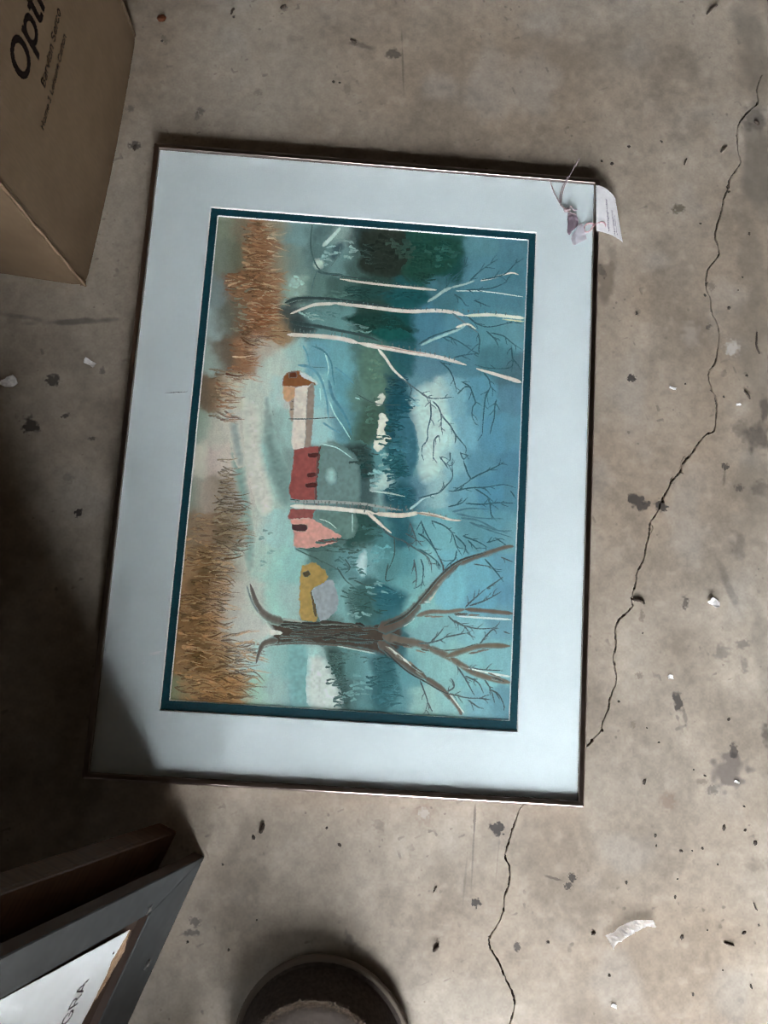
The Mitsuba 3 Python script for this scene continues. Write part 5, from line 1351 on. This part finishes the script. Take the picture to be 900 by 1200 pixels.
put(side + '__lettering', lettering('Opti', 0.0400, 0.1135, 0.2590, -0.02, True), 'box_ink', label='large black letters')
put(side + '__lettering', lettering('Barvlan Serco', 0.0110, 0.143, 0.2200, 0.02), 'box_ink')
put(side + '__lettering', lettering('Home 1 Leisure Carton', 0.0085, 0.102, 0.2020, -0.02), 'box_ink')

# ---------------------------------------------------------------- the two picture frames leaning at lower left, the added cabinet they lean on, and an added shading chest


def local_mesh(m, o, u, e):
    """local x along the bottom edge, y up the frame, z out of its face."""
    n = np.cross(e, u)
    M = np.eye(4)
    M[:3, 0], M[:3, 1], M[:3, 2], M[:3, 3] = u, e, n, o
    if np.linalg.det(M[:3, :3]) < 0:
        M[:3, 2] = -n
    m = m.copy()
    m.apply_transform(M)
    m.fix_normals()
    return m


def lean(u, deg):
    u = np.array([u[0], u[1], 0.0])
    u /= np.linalg.norm(u)
    nh = np.array([-u[1], u[0], 0.0])
    a = math.radians(deg)
    return u, -nh * math.sin(a) + np.array([0, 0, math.cos(a)]), nh * math.cos(a) + np.array([0, 0, math.sin(a)])


def to_face(m, o, u, e, n):
    M = np.eye(4)
    M[:3, 0], M[:3, 1], M[:3, 2], M[:3, 3] = u, e, n, o
    m = m.copy()
    m.apply_transform(M)
    if np.linalg.det(M[:3, :3]) < 0:
        m.invert()
    return m


def bevelled(poly, h, z, c=0.001):
    """An extruded outline with a small chamfer on its upper edge."""
    m = extrude(poly, h - c, z)
    try:
        import manifold3d as mf
        lo = mf.CrossSection([np.array(poly.exterior.coords)[:-1]], mf.FillRule.NonZero)
        a = mf.Manifold.extrude(lo, h - c).translate((0, 0, z))
        b = mf.Manifold.extrude(lo.offset(-c, mf.JoinType.Miter), 0.00001).translate((0, 0, z + h))
        r = mf.Manifold.hull(a + b) if len(poly.exterior.coords) <= 5 else a
        k = r.to_mesh()
        return trimesh.Trimesh(k.vert_properties[:, :3], k.tri_verts, process=False)
    except Exception:
        return m


def grey_paint(p, n, uv):
    f = fbm(p.x * 60, p.y * 60, p.z * 60, 3)
    return mix((0.030, 0.034, 0.036), (0.050, 0.056, 0.058), f)


def brown_wood(p, n, uv):
    g = fbm(p.x * 30, p.y * 30, p.z * 260, 3)
    return mix((0.038, 0.016, 0.008), (0.095, 0.044, 0.020), g)


mat('grey_paint', proc(grey_paint), 0.55, 0.4)
mat('brown_wood', proc(brown_wood), 0.5, 0.4)
mat('dark_wood', (0.060, 0.036, 0.026), 0.6, 0.3)
mat('white_paper', proc(lambda p, n, uv: mi.Color3f(0.84, 0.89, 0.91) * (0.94 + 0.08 * fbm(p.x * 60, p.y * 60, p.z * 60, 3))), 0.75, 0.25)
mat('torn_kraft', proc(lambda p, n, uv: mix((0.30, 0.19, 0.11), (0.52, 0.37, 0.25), noise(p.x * 300, p.y * 300, p.z * 300))), 0.85, 0.15)
mat('black_ink', (0.035, 0.03, 0.04), 0.6, 0.3)
mat('bright_metal', (0.75, 0.75, 0.74), 0.3, 0.5, 1.0)


def rails(o, u, e, n, W, H, wn, wb, th, key, m, side_mat=None, band=0.003):
    P = [(0, 0), (W, 0), (W, H), (0, H)]
    Q = [(wn, wb), (W - wn, wb), (W - wn, H - wn), (wn, H - wn)]
    for i in range(4):
        j = (i + 1) % 4
        poly = Polygon([P[i], P[j], Q[j], Q[i]])
        r = put(key + '__rail', to_face(bevelled(poly, band, -band, min(0.0012, band * 0.6)), o, u, e, n), m)
        put(r + '__core', to_face(extrude(poly, th - band - 0.0002, -th), o, u, e, n), side_mat or m)


GU, GE, GN = lean((-0.0770, -0.2048), 14.5)
GO = np.array([-0.1638, -0.5370, 0.0]) + GE * 0.0005
GF = thing('grey_picture_frame', 'dark grey picture frame with torn white backing paper, leaning at the lower left', 'picture frame')
rails(GO, GU, GE, GN, 0.86, 0.72, 0.046, 0.100, 0.014, GF, 'grey_paint', 'dark_wood', 0.0016)
put(GF + '__back_board', to_face(extrude(sbox(0.04, 0.09, 0.82, 0.68), 0.003, -0.0135), GO, GU, GE, GN), 'dark_wood')
rr = random.Random(3)


def ragged(pts, amp, step=0.004):
    L = LineString(pts)
    n = max(2, int(L.length / step))
    out = []
    for k in range(n + 1):
        p = L.interpolate(k / n, normalized=True)
        out.append((p.x + rr.uniform(-amp, amp), p.y + rr.uniform(-amp, amp)))
    return out


edge_w = ragged([(0.0575, 0.1335), (0.072, 0.1385), (0.088, 0.1440), (0.110, 0.1400), (0.135, 0.1430), (0.165, 0.146), (0.30, 0.146), (0.80, 0.145)], 0.0011)
edge_k = ragged([(0.0600, 0.1295), (0.070, 0.1265), (0.086, 0.1175), (0.105, 0.1245), (0.125, 0.1290), (0.138, 0.1385), (0.160, 0.1445)], 0.0014)
paper = Polygon(edge_w + [(0.80, 0.66), (0.0455, 0.66), (0.0500, 0.35)])
bp = put(GF + '__backing_paper', to_face(extrude(paper, 0.0006, -0.0030), GO, GU, GE, GN), 'white_paper', label='white backing paper')
put(bp + '__torn_edge', to_face(extrude(Polygon(edge_k + [(0.160, 0.155), (0.0585, 0.155)]).buffer(0), 0.0011, -0.0042), GO, GU, GE, GN), 'torn_kraft', label='torn brown kraft edge')
tx = meshkit.text_mesh('GRA', 0.0165, 0.0002)
tx.vertices[:, 0] *= -1.0
tx.vertices[:, 0] += 0.1395
tx.vertices[:, 1] += 0.1840 + 0.0
tx.vertices[:, 2] += -0.00235
put(bp + '__lettering', to_face(tx, GO, GU, GE, GN), 'black_ink', label='handwritten dark letters')
put(bp + '__speck', to_face(extrude(Point(0.0775, 0.150).buffer(0.0016), 0.0002, -0.00235), GO, GU, GE, GN), 'black_ink')
for a, b, r in ((0.0380, 0.1119, 0.6), (0.1306, 0.0327, 0.4)):
    st = trimesh.util.concatenate([moved(boxm(-0.006, 0.006, -0.0010, 0.0010, 0.0, 0.0012), trimesh.transformations.rotation_matrix(r, (0, 0, 1))), moved(boxm(-0.0018, 0.0018, -0.0035, 0.0035, 0.0, 0.0018), trimesh.transformations.rotation_matrix(r, (0, 0, 1)))])
    st.apply_translation((a, b, 0.0))
    put(GF + '__staple', to_face(st, GO, GU, GE, GN), 'bright_metal', label='bright metal staple')

RU, RE, RN = lean((-0.389, -0.921), 15.2)
RO = np.array([-0.2021, -0.5083, 0.0]) + RE * 0.0008
BF = thing('brown_picture_frame', 'brown wooden picture frame leaning behind the dark grey frame', 'picture frame')
rails(RO, RU, RE, RN, 0.98, 0.80, 0.050, 0.050, 0.025, BF, 'brown_wood', 'brown_wood', 0.006)
put(BF + '__back_board', to_face(extrude(sbox(0.045, 0.045, 0.935, 0.755), 0.004, -0.012), RO, RU, RE, RN), 'dark_wood')
# added unseen cupboard that carries the leaning frames, enlarged to darken the left floor
CO = RO + RU * 0.34 - np.array([RN[0], RN[1], 0]) / math.hypot(RN[0], RN[1]) * 0.235
CB = thing('storage_cabinet', 'added unseen dark cabinet behind the leaning frames, enlarged to block light', 'cabinet')
hn = np.array([-RU[1], RU[0], 0.0])
body = extrude(sbox(0, 0, 1.15, 0.45), 1.35, 0.0)
M = np.eye(4)
M[:3, 0], M[:3, 1], M[:3, 3] = RU, -hn, [CO[0], CO[1], 0.0]
body.apply_transform(M)
body.fix_normals()
put(CB + '__body', body, 'dark_wood')
CH = thing('storage_chest', 'added unseen low dark chest behind the furry hat, blocking door light', 'chest')  # unseen chest, added to block door light from the lower left
put(CH + '__body', boxm(-0.33, 0.01, -1.62, -1.10, 0.03, 0.69), 'dark_wood')
put(CH + '__lid', boxm(-0.35, 0.03, -1.64, -1.09, 0.69, 0.75), 'dark_wood')
for x in (-0.32, -0.04):
    for y in (-1.60, -1.15):
        put(CH + '__foot', boxm(x, x + 0.04, y, y + 0.04, 0, 0.03), 'dark_wood')

# ---------------------------------------------------------------- the round furry hat at the bottom edge
HX, HY = 0.0085, -0.7600


def hat_r(t, r0):
    """The hat's outline is a little oval, its long axis toward the upper left."""
    return r0 * (1 + 0.045 * np.cos(2 * (t - math.radians(128))))


def lathe(profile, cx, cy, n=120, drift=(0.0, 0.0)):
    t = np.linspace(0, 2 * math.pi, n, endpoint=False)
    rings = []
    zmax = max(z for r, z in profile)
    for r, z in profile:
        rr_ = hat_r(t, r)
        k = z / zmax
        rings.append(np.c_[cx + drift[0] * k + rr_ * np.cos(t), cy + drift[1] * k + rr_ * np.sin(t), np.full(n, z)])
    v = np.vstack(rings)
    f = []
    for i in range(len(profile) - 1):
        for j in range(n):
            a, b = i * n + j, i * n + (j + 1) % n
            f += [[a, b, b + n], [a, b + n, a + n]]
    m = trimesh.Trimesh(v, f, process=False)
    m.fix_normals()
    return m


def felt(p, n, uv):
    return mi.Color3f(0.058, 0.047, 0.040) * (0.6 + 0.8 * fbm(p.x * 300, p.y * 300, p.z * 300, 3))


def pile(p, n, uv):
    return 0.0012 * fbm(p.x * 420, p.y * 420, p.z * 420, 3)


bumped('felt', proc(felt), 0.95, pile, spec=0.1, eps=2e-4)
mat('brim_binding', (0.120, 0.096, 0.076), 0.8, 0.2)
mat('fur_tip', (0.34, 0.27, 0.215), 0.9, 0.2)
HT = thing('furry_hat', 'round dark brown furry hat with a lighter brim edge, lying on the concrete', 'hat')
put(HT + '__brim', lathe([(0.092, 0.004), (0.107, 0.006), (0.112, 0.010), (0.1125, 0.014), (0.108, 0.0165), (0.100, 0.016), (0.088, 0.013)], HX, HY), 'felt', smooth=True)
put(HT + '__binding', lathe([(0.1085, 0.0045), (0.1135, 0.0065), (0.1155, 0.0115), (0.1145, 0.0165), (0.1115, 0.0180), (0.1085, 0.0165)], HX, HY), 'brim_binding', smooth=True, label='lighter brown brim edge')
DR = (-0.006, -0.010)
cr = put(HT + '__crown', lathe([(0.1080, 0.0130), (0.1050, 0.0185), (0.1005, 0.0270), (0.0965, 0.0380), (0.0935, 0.0480), (0.0905, 0.0545), (0.0865, 0.0575), (0.078, 0.0580), (0.05, 0.0555), (0.02, 0.054), (0.0005, 0.054)], HX, HY, drift=DR), 'felt', smooth=True)
hr = np.random.default_rng(5)
hv, hf = [], []
for k in range(15000):
    t = hr.uniform(0, 2 * math.pi)
    top = hr.random() < 0.40
    rad = hr.normal(0.0885, 0.0022) if top else 0.0885 * math.sqrt(hr.random())
    z = 0.0555 if top else 0.0550
    rr0 = float(hat_r(np.array(t), rad))
    b = np.array([HX + DR[0] + rr0 * math.cos(t), HY + DR[1] + rr0 * math.sin(t), z])
    out_ = np.array([math.cos(t), math.sin(t), 0])
    L = hr.uniform(0.003, 0.0075) if top else hr.uniform(0.002, 0.004)
    d_ = out_ * hr.uniform(-0.1, 0.8) * top + np.array([hr.normal(0, .3), hr.normal(0, .3), hr.uniform(0.5, 1.0)])
    d_ /= np.linalg.norm(d_)
    s_ = np.cross(d_, [hr.normal(), hr.normal(), 0.1])
    s_ = s_ / np.linalg.norm(s_) * 0.00030
    hf.append([len(hv), len(hv) + 1, len(hv) + 2])
    hv += [b - s_, b + s_, b + d_ * L]
put(cr + '__fur', trimesh.Trimesh(hv, hf, process=False), 'fur_tip', kind='stuff', label='pale fur tips along the crown edge')

# ---------------------------------------------------------------- the price tag, the twine and the crumpled film on the glass
mat('tag_card', proc(lambda p, n, uv: mi.Color3f(0.80, 0.79, 0.80) * (0.93 + 0.08 * noise(p.x * 400, p.y * 400))), 0.7, 0.25)
mat('tag_print', (0.20, 0.17, 0.23), 0.7, 0.2)
mat('pink_twine', (0.55, 0.33, 0.35), 0.9, 0.1)
mat('grey_twine', proc(lambda p, n, uv: mix((0.16, 0.12, 0.13), (0.42, 0.34, 0.35), noise(p.x * 700, p.y * 700, p.z * 700))), 0.9, 0.1)
TG = thing('price_tag', 'small white paper price tag curling over the corner of the picture frame', 'tag')


def tag_point(s, t):
    """s from the frame outwards, t from the upper to the lower short edge; the card bends down."""
    top, bot = np.array(TAG[:3]), np.array(TAG[3:])
    q = lambda a: a[0] * (1 - s) * (1 - 2 * s) + a[1] * 4 * s * (1 - s) + a[2] * s * (2 * s - 1)
    p = q(top) * (1 - t) + q(bot) * t
    return np.array([p[0], p[1], 0.0212 - 0.0016 * s - 0.0085 * max(s, 0.0) ** 2.2 + 0.0035 * s * (1 - t)])


def tag_sheet(s0, s1, t0, t1, lift, th, ns=12, nt=6):
    g = np.array([[tag_point(s, t) for t in np.linspace(t0, t1, nt)] for s in np.linspace(s0, s1, ns)])
    a = g + [0, 0, lift]
    b = a - [0, 0, th]
    v = np.vstack([a.reshape(-1, 3), b.reshape(-1, 3)])
    f, n = [], ns * nt
    for i in range(ns - 1):
        for j in range(nt - 1):
            k = i * nt + j
            f += [[k, k + nt, k + nt + 1], [k, k + nt + 1, k + 1], [n + k, n + k + nt + 1, n + k + nt], [n + k, n + k + 1, n + k + nt + 1]]
    rim = [i * nt for i in range(ns)] + [(ns - 1) * nt + j for j in range(1, nt)] + [i * nt + nt - 1 for i in range(ns - 2, -1, -1)] + list(range(nt - 2, 0, -1))
    for x, y in zip(rim, rim[1:] + rim[:1]):
        f += [[x, n + x, n + y], [x, n + y, y]]
    m = trimesh.Trimesh(v, f, process=False)
    m.fix_normals()
    return m


cd = put(TG + '__card', tag_sheet(-0.10, 1, 0, 1, 0, 0.0004), 'tag_card', smooth=40)
tr = random.Random(11)
marks = []
for s0, t0, t1, w in ((0.34, 0.25, 0.93, 0.095), (0.60, 0.42, 0.97, 0.075), (0.72, 0.50, 0.90, 0.055)):
    t = t0
    while t < t1:
        L = tr.uniform(0.012, 0.035)
        marks.append(tag_sheet(s0 + tr.uniform(-.008, .008), s0 + w * tr.uniform(0.5, 1.0), t, t + L * 0.8, 0.0002, 0.00012, 2, 2))
        t += L + 0.012
put(cd + '__print', trimesh.util.concatenate(marks), 'tag_print', kind='stuff', label='small smudged grey printing')
lp = np.c_[np.array(LOOP), [0.0205, 0.0190, 0.0155, 0.0150, 0.0150, 0.0165, 0.0195, 0.0208, 0.0214, 0.0216, 0.0214]]
put(TG + '__string', tube(spline(lp, 6), 0.0009, 6), 'pink_twine', smooth=True, label='pink string loop')
FT = thing('torn_plastic_tag', 'crumpled translucent mauve plastic scrap with frayed twine lying on the picture glass', 'plastic scrap')


def film(outline, z, amp, seed):
    poly = Polygon(spline(outline + outline[:1], 3)).buffer(0)
    v, f = trimesh.creation.triangulate_polygon(poly.simplify(0.0002), triangle_args='pq20a0.000004', engine='triangle') if False else trimesh.creation.triangulate_polygon(poly.simplify(0.0002), engine='earcut')
    m = trimesh.Trimesh(np.c_[v, np.zeros(len(v))], f, process=False)
    for _ in range(3):
        m = m.subdivide()
    h = amp * meshkit.fbm(np.c_[m.vertices[:, :2] * 160, np.full(len(m.vertices), seed)], 3, seed)
    top = np.array(m.vertices)
    top[:, 2] = z + h
    m.vertices = top
    return m


mat('mauve_film', (0.20, 0.155, 0.19), 0.35, 0.5)
scene['grey_film'] = {'type': 'principledthin', 'base_color': rgb((0.70, 0.66, 0.70)), 'roughness': 0.25, 'spec_trans': 0.55, 'diff_trans': 0.8, 'eta': 1.45}
put(FT + '__film', film(FILM_A, 0.0145, 0.004, 3), 'mauve_film', smooth=True, label='mauve folded film')
put(FT + '__film', film(FILM_B, 0.0142, 0.003, 8), 'grey_film', smooth=True, label='clear grey film')
for nm, z in ((TWINE_A, (.0205, .0165, .0150, .0155, .0165, .0175, .0165, .0158)), (TWINE_B, (.0235, .0225, .0215, .0205, .0165, .0150, .0152, .0165)), (TWINE_C, (.0207, .0185, .0155, .0150, .0160, .0170, .0165))):
    put(FT + '__twine', tube(spline(np.c_[np.array(nm), z], 6), 0.00075, 6), 'grey_twine', smooth=True, label='frayed grey twine')
kn = trimesh.creation.icosphere(3, 0.0032)
kn.vertices *= [1.7, 0.8, 0.7]
kn.vertices += (meshkit.noise(np.array(kn.vertices) * 900, 2)[:, None] - .5) * 0.0018
kn.apply_translation([TWINE_A[4][0], TWINE_A[4][1] - 0.001, 0.0165])
put(FT + '__knot', kn, 'grey_twine', smooth=True)

# ---------------------------------------------------------------- litter on the concrete
mat('dark_dirt', proc(lambda p, n, uv: mix((0.030, 0.025, 0.022), (0.095, 0.075, 0.060), noise(p.x * 500, p.y * 500, p.z * 500))), 0.9, 0.15)
mat('splinter_wood', (0.055, 0.042, 0.033), 0.85, 0.15)
mat('paint_flake', proc(lambda p, n, uv: mi.Color3f(0.72, 0.70, 0.68) * (0.8 + 0.3 * noise(p.x * 400, p.y * 400))), 0.7, 0.25)
mat('rusty_clod', proc(lambda p, n, uv: mix((0.05, 0.018, 0.010), (0.17, 0.060, 0.030), noise(p.x * 300, p.y * 300, p.z * 300))), 0.9, 0.1)
lr = np.random.default_rng(21)


def lump(lx, ly, h, seed, sub=2):
    m = trimesh.creation.icosphere(sub, 0.5)
    v = np.array(m.vertices)
    v *= (0.72 + 0.62 * meshkit.noise(v * 3.1 + seed * 7.7, seed))[:, None]
    v *= [lx, ly, h]
    v[:, 2] = np.maximum(v[:, 2], -0.2 * h) + 0.2 * h
    m.vertices = v
    return m


def laid(m, x, y, a):
    m = moved(m, trimesh.transformations.rotation_matrix(a, (0, 0, 1)))
    m.apply_translation((x, y, 0))
    return m




def crumb_words(x, y):
    where = ('right of the crack beside the painting' if x > 0.42 and y > -0.25 else 'between the price tag and the crack' if x > 0.34 and y > 0.0 else 'near the crack right of the painting' if x > 0.33 and y > -0.30
             else 'around the big brown stain at the lower right' if x > 0.40 and y > -0.47 else 'right of the plastic wrapper' if x > 0.42 else 'between the wrapper and the crack' if x > 0.12
             else 'between the painting and the hat' if x > -0.16 and y < -0.4 else 'beside the leaning grey frame' if y < -0.4 else 'beside the cardboard box' if x < -0.2 else 'on the floor above the painting')
    return {'label': f'tiny dark dirt crumb {where}', 'group': f'dirt crumbs {where}'}


for k, (x, y, l, w, a) in enumerate(CRUMBS):
    put('dirt_crumb', laid(lump(l * 0.95, w * 0.95, min(l, w) * 0.4, k), x, y, a), 'dark_dirt', smooth=True,
        cat='crumb', **crumb_words(x, y))
SPL = ['thin dark splinter near the top right corner of the floor', 'short dark splinter above the upper end of the crack', 'fine short sliver right of the price tag',
       'long fine splinter standing alone right of the crack', 'small dark sliver right of the white flake by the crack', 'thick dark stick touching the crack beside the frame', 'small dark curved twig near the lower right',
       'fine dark sliver near the lower right border', 'dark speck of wood beyond the upper end of the crack', 'dark splinter between the hat and the crack', 'dark oval splinter just below the bottom rail of the painting',
       'tiny splinter above the white plastic wrapper', 'dark splinter on the floor above the painting near the box', 'dark splinter near the top edge left of the dark blob', 'faint fine sliver below the bottom rail near two dark dots', 'dark splinter at the top edge of the floor']
for k, (x, y, l, w, a) in enumerate(SPLINTERS):
    c = lr.uniform(-0.12, 0.12)
    pts = np.array([[-l / 2, 0, w * .4], [-l / 6, c * l * .6, w * .5], [l / 6, c * l, w * .5], [l / 2, 0, w * .4]])
    m = tube(spline(pts, 5), [w * (0.30 + 0.22 * math.sin(math.pi * min(1, max(0.06, s)))) for s in np.linspace(0.1, 0.9, 16)], 6)
    put('splinter', laid(m, x, y, a), 'splinter_wood', smooth=40, label=SPL[k % len(SPL)], cat='splinter')
CHL = ['white curled paint flake at the left edge of the floor', 'smaller white paint flake left of the painting', 'white paint flake with a dark tip right of the crack', 'thin white curl between the painting and the crack',
       'tiny pale flake right of the crack beside a white smudge', 'small pale flake below the white flake right of the crack', 'tiny white flake near the bottom edge below the wrapper', 'small pale flake on the big brown stain']
for k, (x, y, l, w, a) in enumerate(CHIPS):
    nx = 9
    s = np.linspace(-.5, .5, nx)
    X, Y = np.meshgrid(s, s, indexing='ij')
    r = 0.75 + 0.5 * meshkit.noise(np.c_[np.arctan2(Y, X).ravel() * 1.3 + 9, np.zeros(nx * nx), np.full(nx * nx, k)], k).reshape(nx, nx)
    Zc = 0.0008 + 0.45 * w * (X * 1.6) ** 2 + 0.12 * w * meshkit.noise(np.c_[X.ravel() * 4, Y.ravel() * 4, np.full(nx * nx, k)], 2).reshape(nx, nx)
    v = np.c_[(X * l * r).ravel(), (Y * w * r).ravel(), Zc.ravel()]
    v = np.vstack([v, v - [0, 0, 0.0007]])
    f, n = [], nx * nx
    for i in range(nx - 1):
        for j in range(nx - 1):
            q0 = i * nx + j
            f += [[q0, q0 + nx, q0 + nx + 1], [q0, q0 + nx + 1, q0 + 1], [n + q0, n + q0 + nx + 1, n + q0 + nx], [n + q0, n + q0 + 1, n + q0 + nx + 1]]
    rim = [i * nx for i in range(nx)] + [(nx - 1) * nx + j for j in range(1, nx)] + [i * nx + nx - 1 for i in range(nx - 2, -1, -1)] + list(range(nx - 2, 0, -1))
    for p0, p1 in zip(rim, rim[1:] + rim[:1]):
        f += [[p0, n + p0, n + p1], [p0, n + p1, p1]]
    m = trimesh.Trimesh(v, f, process=False)
    m.fix_normals()
    put('paint_flake', laid(m, x, y, a), 'paint_flake', smooth=40, label=CHL[k], cat='flake')
put('rusty_clod', laid(lump(0.013, 0.011, 0.006, 4, 3), CLOD[0][0], CLOD[0][1], 0.4), 'rusty_clod', smooth=True, label='small reddish brown clod of dirt beside the cardboard box', cat='clod')
# the crumpled clear wrapper
scene['clear_film'] = {'type': 'principledthin', 'base_color': rgb((0.93, 0.94, 0.95)), 'roughness': 0.08, 'spec_trans': 0.76, 'diff_trans': 0.9, 'eta': 1.5}
A_, B_ = spline(WRAP_A, 6), spline(WRAP_B, 6)
nn, mm = len(A_), 9
g = np.zeros((nn, mm, 3))
for i in range(nn):
    for j in range(mm):
        t = j / (mm - 1)
        p = A_[i] * (1 - t) + B_[i] * t
        g[i, j] = [p[0], p[1], 0.0012 + 0.0085 * math.sin(math.pi * t) ** 0.7 * (0.25 + 1.2 * meshkit.noise(np.array([[i * 0.62, j * 0.55, 2.0]]), 4)[0])]
ff = [[i * mm + j, (i + 1) * mm + j, (i + 1) * mm + j + 1, i * mm + j + 1] for i in range(nn - 1) for j in range(mm - 1)]
put('plastic_wrapper', (g.reshape(-1, 3), np.array(ff)), 'clear_film', smooth=25, label='crumpled clear white plastic wrapper lying on the floor at the lower right', cat='wrapper')
